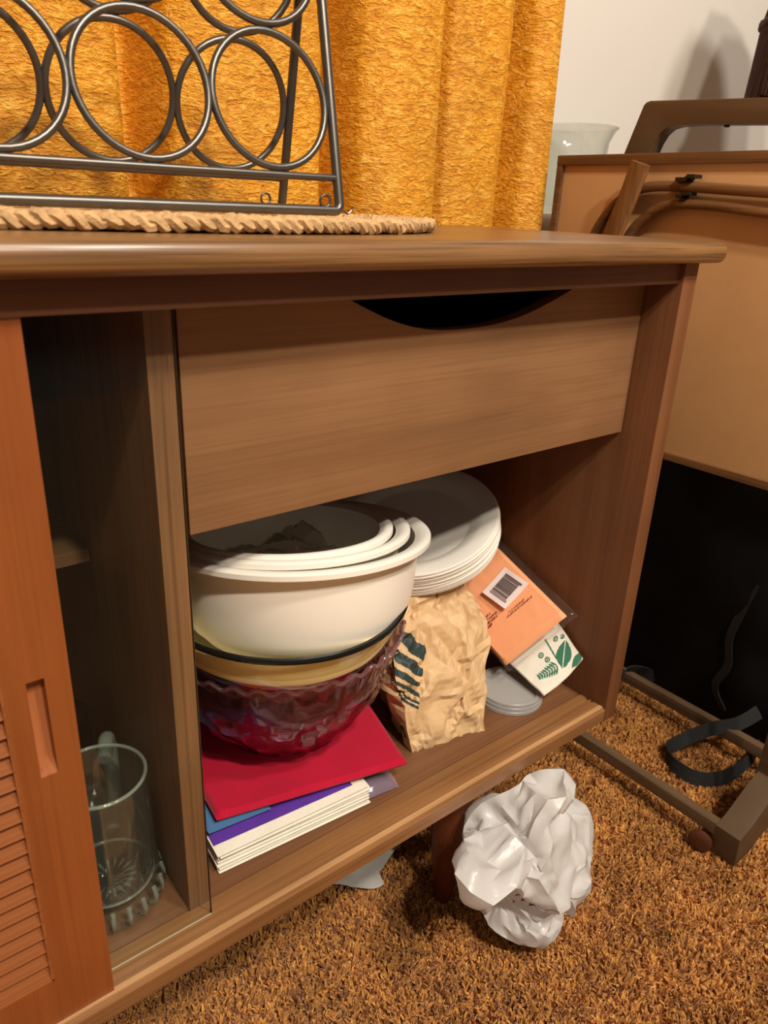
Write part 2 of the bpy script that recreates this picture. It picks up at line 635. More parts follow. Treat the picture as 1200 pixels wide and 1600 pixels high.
def curtain_mat():
    m, nt, b = new_mat('gold_curtain_weave')
    v = coords(nt, (62, 62, 150))
    n1 = noise_node(nt, v, 1.0, 4, 1.2, 0.6)
    v2 = coords(nt, (160, 160, 520))
    n2 = noise_node(nt, v2, 1.0, 3, 0.5)
    big = noise_node(nt, coords(nt, (7, 7, 7)), 1.0, 3)
    r = ramp(nt, [(0.30, lin((200, 120, 10))), (0.52, lin((236, 160, 34))), (0.72, lin((255, 200, 84)))])
    nt.links.new(n1, r.inputs[0])
    r2 = ramp(nt, [(0.3, (0.8, 0.78, 0.74, 1)), (0.7, (1.1, 1.1, 1.1, 1))])
    nt.links.new(big, r2.inputs[0])
    c = mix_rgb(nt, 1.0, r.outputs[0], r2.outputs[0], 'MULTIPLY')
    nt.links.new(c, b.inputs['Base Color'])
    b.inputs['Roughness'].default_value = 0.42
    b.inputs['Specular IOR Level'].default_value = 0.5
    b.inputs['Sheen Weight'].default_value = 0.25
    b.inputs['Sheen Tint'].default_value = lin((255, 200, 90))
    h = nd(nt, 'ShaderNodeMath', operation='ADD')
    nt.links.new(n1, h.inputs[0])
    h2 = nd(nt, 'ShaderNodeMath', operation='MULTIPLY')
    h2.inputs[1].default_value = 0.45
    nt.links.new(n2, h2.inputs[0])
    nt.links.new(h2.outputs[0], h.inputs[1])
    add_bump(nt, b, h.outputs[0], 0.9, 0.006)
    return m
CURTAIN = curtain_mat()

def carpet_mat(name, k):
    m, nt, b = new_mat(name)
    n1 = noise_node(nt, coords(nt, (1, 1, 1)), 260, 2)
    n2 = noise_node(nt, coords(nt, (1, 1, 1)), 14, 4)
    r = ramp(nt, [(0.30, lin((190, 126, 56))), (0.55, lin((222, 160, 82))), (0.75, lin((246, 206, 134)))])
    nt.links.new(n1, r.inputs[0])
    r2 = ramp(nt, [(0.30, (0.72 * k, 0.66 * k, 0.58 * k, 1)), (0.70, (1.1 * k, 1.1 * k, 1.1 * k, 1))])  # broad patches in the colour imitate shading from pile direction
    nt.links.new(n2, r2.inputs[0])
    c = mix_rgb(nt, 1.0, r.outputs[0], r2.outputs[0], 'MULTIPLY')
    nt.links.new(c, b.inputs['Base Color'])
    b.inputs['Roughness'].default_value = 0.8
    b.inputs['Specular IOR Level'].default_value = 0.25
    b.inputs['Sheen Weight'].default_value = 0.2
    return m
CARPET = carpet_mat('gold_shag_pile', 1.0)

# ------------------------------------------------------------------ setting
fl = box('floor', (-2.2, 3.0, -2.6, 1.02, -0.06, -0.012), carpet_mat('carpet_backing', 0.8), None, 0)
fl['kind'] = 'structure'
wl = box('wall_back', (-2.2, 3.0, 1.02, 1.10, -0.06, 2.5), WALL, None, 0)
wl['kind'] = 'structure'

def carpet_pile():
    rg = np.random.default_rng(3)
    x0, x1, y0, y1 = 0.06, 1.32, 0.02, 1.0
    N = 240000
    x = rg.uniform(x0, x1, N)
    y = rg.uniform(y0, y1, N)
    # clumping: pull roots towards tuft centres
    g = 0.0055
    cx = (np.floor(x / g) + 0.5) * g
    cy = (np.floor(y / g) + 0.5) * g
    hx = np.sin(np.floor(x / g) * 12.9898 + np.floor(y / g) * 78.233) * 43758.5453
    hx -= np.floor(hx)
    hy = np.sin(np.floor(x / g) * 39.346 + np.floor(y / g) * 11.135) * 24634.634
    hy -= np.floor(hy)
    cx += (hx - 0.5) * g
    cy += (hy - 0.5) * g
    x = x * 0.45 + cx * 0.55
    y = y * 0.45 + cy * 0.55
    wav = np.sin(x * 21 + 3 * np.sin(y * 13)) + np.sin(y * 27 + 2 * np.sin(x * 17))
    L = 0.0125 + 0.0018 * wav * 0.5 + rg.uniform(-0.002, 0.003, N) + (hx - 0.5) * 0.004
    ang = hx * 2 * np.pi + rg.normal(0, 0.7, N) + 0.6 * np.sin(x * 9) + 0.5 * np.cos(y * 11)
    tilt = np.abs(rg.normal(0.30, 0.22, N)) + 0.08
    dx, dy = np.cos(ang), np.sin(ang)
    w = rg.uniform(0.0009, 0.0017, N)
    wa = rg.uniform(0, 2 * np.pi, N)
    wx, wy = np.cos(wa) * w, np.sin(wa) * w
    z0 = -0.0122
    V = np.zeros((N, 6, 3))
    for i, (t, k, wd) in enumerate(((0.0, 0.0, 1.0), (0.55, 0.30, 1.1), (1.0, 1.0, 0.7))):
        px = x + dx * np.sin(tilt) * L * k
        py = y + dy * np.sin(tilt) * L * k
        pz = z0 + L * t * np.cos(tilt * (0.3 + 0.7 * k))
        V[:, 2 * i] = np.stack([px - wx * wd, py - wy * wd, pz], 1)
        V[:, 2 * i + 1] = np.stack([px + wx * wd, py + wy * wd, pz], 1)
    base = np.arange(N)[:, None] * 6
    F = np.concatenate([base + np.array([0, 1, 3, 2]), base + np.array([2, 3, 5, 4])], 0)
    me = bpy.data.meshes.new('carpet_pile')
    me.vertices.add(N * 6)
    me.vertices.foreach_set('co', V.reshape(-1))
    nf = len(F)
    me.loops.add(nf * 4)
    me.loops.foreach_set('vertex_index', F.reshape(-1).astype(np.int32))
    me.polygons.add(nf)
    me.polygons.foreach_set('loop_start', np.arange(0, nf * 4, 4, dtype=np.int32))
    me.update(calc_edges=True)
    me.shade_smooth()
    o = put('carpet_pile', me, CARPET)
    o['kind'] = 'stuff'
    tag(o, 'rust and gold shag carpet covering the floor', 'carpet')
carpet_pile()

# ------------------------------------------------------------------ sideboard
SB = thing('sideboard', 'low walnut sideboard with open right bay, louvered sliding door and scooped drawer', 'sideboard', (0.25, 0.62, 0.0))
XR, XI = 0.7906, 0.7650          # right panel outer / inner
YB = 0.805                        # inside of the back
# top slab with rounded nose
nose = []
for k in range(9):
    a = -PI / 2 + PI * k / 8
    nose.append((0.4385 - 0.0085 * math.cos(a) * 1.0, 0.834 + 0.0105 * math.sin(a)))
prof = [(0.815, 0.8235)] + nose[:1] + nose[1:] + [(0.815, 0.8445)]
prism('top', prof, 'yz', -0.62, 0.806, W_TOP, SB, 0.0025)
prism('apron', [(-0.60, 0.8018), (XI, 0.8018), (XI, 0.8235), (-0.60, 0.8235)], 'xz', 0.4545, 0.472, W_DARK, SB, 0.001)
sidep = box('side_panel', (XI, XR, 0.45, 0.812, 0.2357, 0.8232), W_SIDE, SB, 0.001)
box('side_panel', (-0.62, -0.595, 0.45, 0.812, 0.2357, 0.8232), W_SIDE, SB, 0.001)
box('divider', (0.1911, 0.2118, 0.490, YB, 0.2565, 0.822), W_DIV, SB, 0.001)
box('back_panel', (-0.595, XI, YB, 0.812, 0.24, 0.823), W_BACK, SB, 0)
box('bottom_board', (-0.595, XI, 0.4935, YB, 0.238, 0.2555), W_FLOOR, SB, 0.0008)
# front track: lip, two grooves, ridges
trk = [(0.4515, 0.2357), (0.4505, 0.2365), (0.4500, 0.2535), (0.4512, 0.2556), (0.4535, 0.2560), (0.4545, 0.2574), (0.4685, 0.2574),
       (0.4695, 0.2550), (0.4722, 0.2550), (0.4730, 0.2572), (0.4755, 0.2572), (0.4762, 0.2545), (0.4800, 0.2545), (0.4808, 0.2568),
       (0.4900, 0.2568), (0.4905, 0.2545), (0.4930, 0.2545), (0.4930, 0.2357)]
prism('front_track', trk, 'yz', -0.595, 0.7648, W_RAIL, SB, 0, angle=0.3)
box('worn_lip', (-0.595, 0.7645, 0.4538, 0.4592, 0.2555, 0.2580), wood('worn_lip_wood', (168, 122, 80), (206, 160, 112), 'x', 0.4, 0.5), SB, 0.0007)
box('skirt', (-0.56, 0.755, 0.482, 0.500, 0.205, 0.2356), W_LEG, SB, 0.001)
# legs
def leg(x, y):
    lathe('leg', [(0, 0.0), (0.0105, 0.0), (0.0125, 0.004), (0.0190, 0.07), (0.0255, 0.14), (0.0290, 0.19), (0.0300, 0.2350), (0, 0.2350)], Matrix.Translation((x, y, 0)), W_LEG, SB, 32)
for x in (0.554, -0.40):
    for y in (0.515, 0.76):
        leg(x, y)
# drawer with scooped top edge
dp = [(0.2160, 0.6292), (0.7635, 0.6292), (0.7635, 0.8215), (0.738, 0.8215)]
cl, cr, bot = 0.280, 0.738, 0.7662
n = 28
for k in range(1, n):
    t = k / n
    x = cr + (cl - cr) * t
    xm = 0.485
    s = min(1.0, abs(x - xm) / ((cr - xm) if x > xm else (xm - cl)))
    dp.append((x, bot + (0.8215 - bot) * (0.5 - 0.5 * math.cos(PI * s ** 1.25))))
dp += [(cl, 0.8215), (0.2160, 0.8215)]
dr = prism('drawer', dp, 'xz', 0.4935, 0.509, W_FRONT, SB, 0.0006, 0.5)
boxes('drawer_box', [(0.222, 0.234, 0.509, 0.79, 0.636, 0.80), (0.745, 0.757, 0.509, 0.79, 0.636, 0.80), (0.234, 0.745, 0.509, 0.79, 0.636, 0.642), (0.234, 0.745, 0.78, 0.79, 0.642, 0.80)], W_BACK, dr, 0)
# shelf in the glazed bay
box('shelf', (-0.10, 0.1905, 0.668, YB, 0.5435, 0.5575), W_SHELF, SB, 0.0015)
box('shelf_pin', (0.176, 0.1905, 0.70, 0.712, 0.536, 0.5435), BLACKMETAL, SB, 0.0005)
# glass sliding door
gd = box('glass_door', (-0.16, 0.2062, 0.4770, 0.4800, 0.2550, 0.812), PANE, SB, 0)
box('polished_edge', (-0.16, 0.2062, 0.47685, 0.4773, 0.2548, 0.2560), EDGE, gd, 0)
box('polished_edge', (0.2062, 0.2066, 0.4770, 0.4800, 0.2550, 0.812), plain('glass_side_edge', (58, 50, 40), 0.2), gd, 0)
# louvered sliding door
y0, y1, ym = 0.4565, 0.4685, 0.4625
LX, RX, OL, OR = -0.34, 0.1085, -0.29, 0.0668
px0, px1, pz0, pz1 = 0.0808, 0.0922, 0.4931, 0.5710
ld = boxes('sliding_door', [
    (OR, px0, y0, y1, 0.2582, 0.8150), (px1, RX, y0, y1, 0.2582, 0.8150), (px0, px1, y0, y1, pz1, 0.8150), (px0, px1, y0, y1, 0.2582, pz0),
    (LX, OL, y0, y1, 0.2582, 0.8150), (OL, OR, y0, y1, 0.2582, 0.3045), (OL, OR, y0, y1, 0.7600, 0.8150), (OL, OR, y1 - 0.002, y1, 0.3045, 0.76)], W_DOOR, SB, 0)
prism('finger_pull', [(y0 + 0.001, pz0), (y0 + 0.007, pz0 + 0.012), (y0 + 0.009, pz1), (y1 - 0.0005, pz1), (y1 - 0.0005, pz0)], 'yz', px0, px1, W_PULL, ld, 0)
boxes('opening_bead', [(OR - 0.0022, OR, y0 - 0.0003, y0 + 0.004, 0.3045, 0.76), (OL, OR, y0 - 0.0003, y0 + 0.004, 0.3045, 0.3067)], W_SLAT, ld, 0.0004)
slat_me = None
z = 0.3075
i = 0
pitch = 0.0142
while z < 0.752:
    if slat_me is None:
        s = prism('slat', [(y0 + 0.0004, 0.0004), (y0 + 0.0008, 0.0), (y0 + 0.0036, 0.0), (y0 + 0.0104, 0.0165), (y0 + 0.0074, 0.0165)], 'yz', OL, OR, W_SLAT, ld, 0)
        slat_me = s.data
    else:
        s = put('slat', slat_me, None, ld)
    s.location = (0, 0, z)
    z += pitch
    i += 1

# ------------------------------------------------------------------ things in the glazed bay
def mug():
    M = thing('glass_mug', 'tall clear glass beer mug with starburst base behind the glass door', 'mug', (0.142, 0.5516, 0.257))
    R0, R1, H = 0.0455, 0.0415, 0.139
    def flute(t, i, r, z):
        if r > 0.03 and z < 0.022 and z > 0.001 and i < 6:
            return r * (1 + 0.035 * abs(math.sin(9 * t))), z
        return r, z
    prof = [(0, 0.004), (0.030, 0.003), (0.040, 0.0), (0.0465, 0.003), (0.0470, 0.012), (0.0450, 0.022), (0.0440, 0.026), (0.0425, 0.06), (R1, H - 0.002), (R1 - 0.001, H),
            (R1 - 0.0030, H), (R1 - 0.0034, H - 0.002), (0.0390, 0.06), (0.0395, 0.028), (0.036, 0.0205), (0.0200, 0.0185), (0, 0.018)]
    lathe('body', prof, Matrix.Translation((0.142, 0.5516, 0.257)), G_CLEAR, M, 108, flute)
    # starburst cut under the base
    V, F = [], []
    c = Vector((0.142, 0.5516, 0.2745))
    for k in range(18):
        a = 2 * PI * k / 18
        d = Vector((math.cos(a), math.sin(a), 0))
        s = Vector((-d.y, d.x, 0))
        o = len(V)
        V += [c + d * 0.006, c + d * 0.020 + s * 0.0022, c + d * 0.032, c + d * 0.020 - s * 0.0022, c + d * 0.020 + Vector((0, 0, 0.0022))]
        F += [(o, o + 1, o + 4), (o + 1, o + 2, o + 4), (o + 2, o + 3, o + 4), (o + 3, o, o + 4), (o + 3, o + 2, o + 1, o)]
    mesh('starburst', V, F, G_EDGE, M, False)
    cc = Vector((0.142, 0.5516, 0.257))
    ringp = lambda r, z: [cc + Vector((r * math.cos(2 * PI * k / 64), r * math.sin(2 * PI * k / 64), z)) for k in range(64)]
    tube('rim', ringp(R1 - 0.0015, H), 0.0017, G_EDGE, M, True, 10)
    tube('base_ring', ringp(0.0385, 0.026), 0.0016, G_EDGE, M, True, 8)
    multi_tube('base_flutes', [([cc + Vector((r_ * math.cos(a), r_ * math.sin(a), z_)) for r_, z_ in ((0.0400, 0.002), (0.0462, 0.006), (0.0468, 0.013), (0.0448, 0.022))], 0.0022, False) for a in [2 * PI * k / 20 for k in range(20)]], G_EDGE, M, 6)
    hd = Vector((0.42, 0.9, 0)).normalized()
    c = Vector((0.142, 0.5516, 0.257))
    pts = smooth_path([c + hd * 0.040 + Vector((0, 0, 0.122)), c + hd * 0.062 + Vector((0, 0, 0.128)), c + hd * 0.074 + Vector((0, 0, 0.112)), c + hd * 0.074 + Vector((0, 0, 0.075)), c + hd * 0.066 + Vector((0, 0, 0.045)), c + hd * 0.042 + Vector((0, 0, 0.034))], 8)
    tube('handle', pts, 0.0072, G_EDGE, M, False, 12)
mug()
tb = lathe('ruby_tumbler', [(0, 0.0), (0.026, 0.0), (0.030, 0.004), (0.036, 0.05), (0.038, 0.105), (0.0355, 0.105), (0.033, 0.05), (0.027, 0.008), (0, 0.007)], Matrix.Translation((0.142, 0.70, 0.2565)), G_RED, None, 48)
tag(tb, 'dark red glass tumbler standing behind the beer mug', 'tumbler')
gb = lathe('stemmed_glass', [(0, 0.0), (0.034, 0.0), (0.033, 0.002), (0.006, 0.006), (0.004, 0.012), (0.0035, 0.075), (0.008, 0.085), (0.030, 0.105), (0.038, 0.135), (0.036, 0.190),
                             (0.0345, 0.190), (0.0365, 0.135), (0.029, 0.108), (0, 0.092)], Matrix.Translation((0.085, 0.655, 0.2565)), G_VASE, None, 48)
tag(gb, 'clear stemmed glass mostly hidden behind the louvered door', 'glass')
jr = lathe('stoneware_jug', [(0, 0.0), (0.052, 0.0), (0.058, 0.006), (0.064, 0.05), (0.060, 0.10), (0.046, 0.135), (0.042, 0.16), (0.048, 0.178), (0.044, 0.178), (0.038, 0.16), (0.042, 0.135), (0.055, 0.10), (0.058, 0.05), (0.052, 0.012), (0, 0.010)],
           Matrix.Translation((0.105, 0.735, 0.5575)), CERAMIC, None, 48)
tag(jr, 'dim grey stoneware jug on the upper shelf behind the glass', 'jug')

# ------------------------------------------------------------------ bowls
def white_bowl(c, nrm, r, h, rb, label):
    # flange rim, curved wall
    out = [(0, -h), (rb * 0.8, -h), (rb * 0.86, -h - 0.002), (rb * 0.95, -h - 0.001), (rb, -h + 0.006)]
    for k in range(1, 8):
        t = k / 8
        out.append((rb + (r * 0.90 - rb) * math.sin(t * PI / 2) ** 0.62, -h + 0.006 + (h - 0.018) * t ** 1.25))
    rw = r * 0.905
    rim = [(rw, -0.010), (r - 0.0035, -0.0085), (r, -0.0065), (r, -0.002), (r - 0.002, 0.0), (r - 0.006, 0.0008), (rw + 0.001, -0.0010), (rw - 0.003, -0.004)]
    inn = [(a - 0.003 if a > 0.004 else 0.0, b + 0.003) for a, b in reversed(out)]
    o = lathe('mixing_bowl', out + rim + inn, place(c, nrm), WHITE_PLASTIC, None, 96)
    tag(o, label, 'bowl', 'nested white mixing bowls')
    return o
BN = (0.058, 0.121, 1.0)
bc = Vector((0.379, 0.601, 0.5550))
bu = Vector(BN).normalized()
white_bowl(bc, BN, 0.137, 0.098, 0.106, 'largest white plastic mixing bowl, outermost of the nested set')
white_bowl(bc + Vector((-0.004, 0.004, 0)) + bu * 0.0045, BN, 0.1215, 0.094, 0.088, 'middle white plastic mixing bowl nested inside the largest one')
white_bowl(bc + Vector((-0.010, 0.004, 0)) + bu * 0.0075, BN, 0.1085, 0.084, 0.076, 'smallest white plastic mixing bowl holding a folded clear bag')

def cellophane_bag():
    V = []
    nu, nv = 36, 30
    c = bc + Vector((-0.012, 0.006, -0.034))
    vals = []
    for j in range(nv):
        for i in range(nu):
            a = (i / (nu - 1) - 0.5) * 0.135
            b = (j / (nv - 1) - 0.5) * 0.12
            f = 1.0 if a * a + b * b < 1 else 0
            h = 0.020 * (1 - (a / 0.0675) ** 2) * (1 - (b / 0.06) ** 2)
            p = Vector((a, b, 0))
            h += 0.020 * crease(p, 22, 4.0) + 0.010 * crease(p, 50, 2.0)
            q = math.hypot(a, b)
            if q > 0.070:
                s = 0.070 / q
                a *= s
                b *= s
            V.append(c + Vector((a, b, h)))
    o = mesh('clear_bag', V, grid_faces(nu, nv), WRAP2, None, True, 0.5)
    tag(o, 'crumpled clear plastic bag lying in the smallest white bowl', 'plastic bag')
WRAP2 = thin_clear('crumpled_cellophane', (0.72, 0.68, 0.62, 1), 0.12, 0.12, 0.03)
cellophane_bag()

# smoked glass bowl with dark rim, pale yellow bowl inside it
sc_, sn = (0.3555, 0.594, 0.5005), (0.006, -0.07, 1.0)
SM = thing('smoked_glass_bowl', 'smoked glass bowl with thick dark rim under the white bowls', 'bowl', (0.350, 0.60, 0.395))
so = [(0, -0.098), (0.050, -0.098), (0.070, -0.092), (0.096, -0.070), (0.116, -0.040), (0.126, -0.016), (0.1290, -0.003)]
si = [(0.1262, -0.003), (0.1232, -0.016), (0.1130, -0.040), (0.093, -0.068), (0.068, -0.089), (0.050, -0.094), (0, -0.094)]
lathe('glass_body', so + si, place(sc_, sn), G_SMOKE, SM, 96)
lathe('rim', [(0.1258, -0.0035), (0.1290, -0.0035), (0.1312, -0.0020), (0.1315, 0.0005), (0.1300, 0.0026), (0.1275, 0.0030), (0.1255, 0.0015), (0.1258, -0.0035)], place(sc_, sn), DARKRIM, SM, 96)
yb = lathe('yellow_bowl', [(0, -0.080), (0.06, -0.080), (0.085, -0.066), (0.100, -0.045), (0.1060, -0.0385), (0.1150, -0.0375), (0.1165, -0.0345), (0.1215, -0.0075), (0.1210, -0.0050),
                           (0.1185, -0.0055), (0.1130, -0.030), (0.0970, -0.045), (0.083, -0.063), (0.058, -0.077), (0, -0.077)], place(sc_, sn), CREAM_BOWL, None, 96)
tag(yb, 'pale yellow bowl with wide collar inside the smoked glass bowl', 'bowl')

# amethyst pressed-glass bowl with scalloped rim
def pressed(t, i, r, z):
    out = i <= PK_OUT
    s = 0.0
    zz = z
    top = max(0.0, (z - 0.105) / 0.035) if z > 0.105 else 0.0
    zz += top * 0.0032 * math.cos(36 * t)
    if out:
        k = math.exp(-((z - 0.060) / 0.034) ** 2)
        a = abs(((t * 12 / (2 * PI) + z * 14) % 1.0) - 0.5) + abs(((t * 12 / (2 * PI) - z * 14) % 1.0) - 0.5)
        s += 0.0125 * k * (a - 0.5)
        k2 = math.exp(-((z - 0.014) / 0.010) ** 2)
        s += 0.004 * k2 * abs(math.sin(10 * t))
        k3 = math.exp(-((z - 0.132) / 0.006) ** 2)
        s += 0.0022 * k3 * math.cos(36 * t)
    return r + s, zz
pk_out = [(0, 0.002), (0.044, 0.0015), (0.056, 0.0), (0.062, 0.004), (0.067, 0.010), (0.072, 0.016), (0.080, 0.024), (0.089, 0.034), (0.0965, 0.044), (0.1035, 0.055), (0.1095, 0.066), (0.1150, 0.078), (0.1200, 0.090), (0.1245, 0.103), (0.1290, 0.118), (0.1330, 0.132), (0.1350, 0.139)]
PK_OUT = len(pk_out) - 1
pk_in = [(0.1335, 0.1405), (0.1310, 0.139), (0.1285, 0.130), (0.1230, 0.112), (0.1170, 0.095), (0.1080, 0.074), (0.0960, 0.052), (0.080, 0.031), (0.060, 0.016), (0.044, 0.012), (0, 0.011)]
pk = lathe('cut_glass_bowl', pk_out + pk_in, Matrix.Translation((0.370, 0.622, 0.3035)), G_PINK, None, 288, pressed, 0.12)
RIMPINK = thin_clear('amethyst_rim_glass', (0.80, 0.64, 0.69, 1), 0.22, 0.05, 0.10, (0.62, 0.42, 0.46, 1))
tube('scalloped_rim', [(0.370 + (0.1348 + 0.0012 * math.cos(36 * t)) * math.cos(t), 0.622 + (0.1348 + 0.0012 * math.cos(36 * t)) * math.sin(t), 0.3035 + 0.1395 + 0.0034 * math.cos(36 * t)) for t in [2 * PI * k / 432 for k in range(432)]], 0.0021, RIMPINK, pk, True, 10)
tag(pk, 'amethyst pressed-glass bowl with scalloped rim on the red napkins', 'bowl')

# ------------------------------------------------------------------ folded cloths and napkin pack
def slab_patch(name, quad, thick, mat, parent=None, nu=28, nv=24, bulge=0.0, wob=0.0, seed=1.0, rnd_edge=0.004, layers=1, wave=0.0):
    """a folded cloth: bilinear quad (bottom), rounded edges, slight undulation"""
    q = [Vector(p) for p in quad]
    V = []
    def pos(u, v):
        return q[0] * (1 - u) * (1 - v) + q[1] * u * (1 - v) + q[2] * u * v + q[3] * (1 - u) * v
    for side in (0, 1):
        for j in range(nv):
            for i in range(nu):
                u, v = i / (nu - 1), j / (nv - 1)
                p = pos(u, v)
                e = min(min(u, 1 - u) * (q[1] - q[0]).length, min(v, 1 - v) * (q[3] - q[0]).length)
                k = min(1.0, e / rnd_edge)
                prof_ = math.sqrt(max(0.0, 1 - (1 - k) ** 2))
                h = thick * (0.5 + (0.5 if side else -0.5) * prof_)
                if side:
                    h += bulge * (4 * u * (1 - u)) * (4 * v * (1 - v)) + wob * noise.noise(p * 28 + Vector((seed, 0, 0))) * prof_
                V.append(p + Vector((0, 0, h)))
    n0 = nu * nv
    F = [tuple(reversed(f)) for f in grid_faces(nu, nv)] + [tuple(i + n0 for i in f) for f in grid_faces(nu, nv)]
    ring = [i for i in range(nu)] + [j * nu + nu - 1 for j in range(1, nv)] + [(nv - 1) * nu + i for i in range(nu - 2, -1, -1)] + [j * nu for j in range(nv - 2, 0, -1)]
    for a, b in zip(ring, ring[1:] + ring[:1]):
        F.append((a, b, b + n0, a + n0))
    return mesh(name, V, F, mat, parent, True, 0.9)

NP = thing('napkin_pack', 'white paper napkins in a purple and clear wrapper under the red napkins', 'napkin pack', (0.33, 0.58, 0.2555))
# layered napkins
for k in range(7):
    zz = 0.2556 + k * 0.0036
    j = lambda s: rnd.uniform(-0.0016, 0.0016)
    slab_patch('napkin', [(0.232 + j(0), 0.512 + j(0), zz), (0.408 + j(0), 0.5005 + j(0), zz), (0.425, 0.66, zz), (0.245, 0.675, zz)], 0.0040, TISSUE, NP, 30, 8, 0, 0.0008, k * 3.1, 0.0022)
slab_patch('purple_wrapper', [(0.2335, 0.524, 0.2800), (0.392, 0.512, 0.2800), (0.40, 0.655, 0.2805), (0.246, 0.670, 0.2805)], 0.0030, PURPLE, NP, 34, 20, 0.0015, 0.0018, 2.0, 0.003)
slab_patch('clear_wrapper', [(0.405, 0.5015, 0.2600), (0.448, 0.4985, 0.2575), (0.462, 0.545, 0.2580), (0.418, 0.56, 0.274)], 0.0035, WRAP3, NP, 16, 12, 0.004, 0.006, 9.0, 0.003)
BC = slab_patch('blue_cloth', [(0.2340, 0.535, 0.2845), (0.30, 0.528, 0.2845), (0.31, 0.66, 0.2845), (0.2365, 0.668, 0.2845)], 0.0055, BLUE_CLOTH, None, 20, 20, 0, 0.0008, 5.0, 0.002)
tag(BC, 'blue folded cloth peeking out at the left under the red napkins', 'cloth')
RC = slab_patch('red_napkin', [(0.2440, 0.538, 0.2905), (0.4560, 0.4955, 0.2845), (0.498, 0.650, 0.2845), (0.262, 0.71, 0.2905)], 0.0110, RED_CLOTH, None, 60, 40, 0.0, 0.0012, 1.0, 0.005)
tag(RC, 'crimson red folded cloth napkins beneath the glass bowl', 'napkin')

# ------------------------------------------------------------------ paper plates
def plates():
    r = 0.110
    prof = [(0, 0.0), (0.070, 0.0), (0.074, 0.002), (0.084, 0.010), (0.091, 0.0125), (0.104, 0.0150), (0.1085, 0.0150), (0.110, 0.0138), (0.1102, 0.0122), (0.1092, 0.0116), (0.104, 0.0132), (0.091, 0.0106), (0.0845, 0.0082), (0.075, 0.0002), (0.070, -0.0016), (0, -0.0016)]
    nrm = Vector((-0.34, -0.14, 1.0)).normalized()
    v, f = lathe_data(prof, 72)
    me = None
    top = Vector((0.605, 0.675, 0.492)) - nrm * 0.013
    N = 12
    for k in range(N):
        if me is None:
            o = mesh('paper_plate', v, f, PAPER_PLATE, None, True, 0.6)
            me = o.data
        else:
            o = put('paper_plate', me)
        off = Vector((rnd.uniform(-0.0016, 0.0016), rnd.uniform(-0.0016, 0.0016), 0))
        o.matrix_world = place(top - nrm * (0.0031 * k) + off, nrm + Vector((rnd.uniform(-.006, .006), rnd.uniform(-.006, .006), 0)))
        if k == 0:
            lab = 'white paper plate lying uppermost on the tilted stack behind the bowls'
        elif k == N - 1:
            lab = 'white paper plate at the very bottom of the tilted stack, on the paper bag'
        else:
            lab = 'white paper plate, %s from the top of the tilted stack behind the bowls' % ('second', 'third', 'fourth', 'fifth', 'sixth', 'seventh', 'eighth', 'ninth', 'tenth', 'eleventh')[k - 1]
        tag(o, lab, 'plate', 'stack of paper plates')
plates()

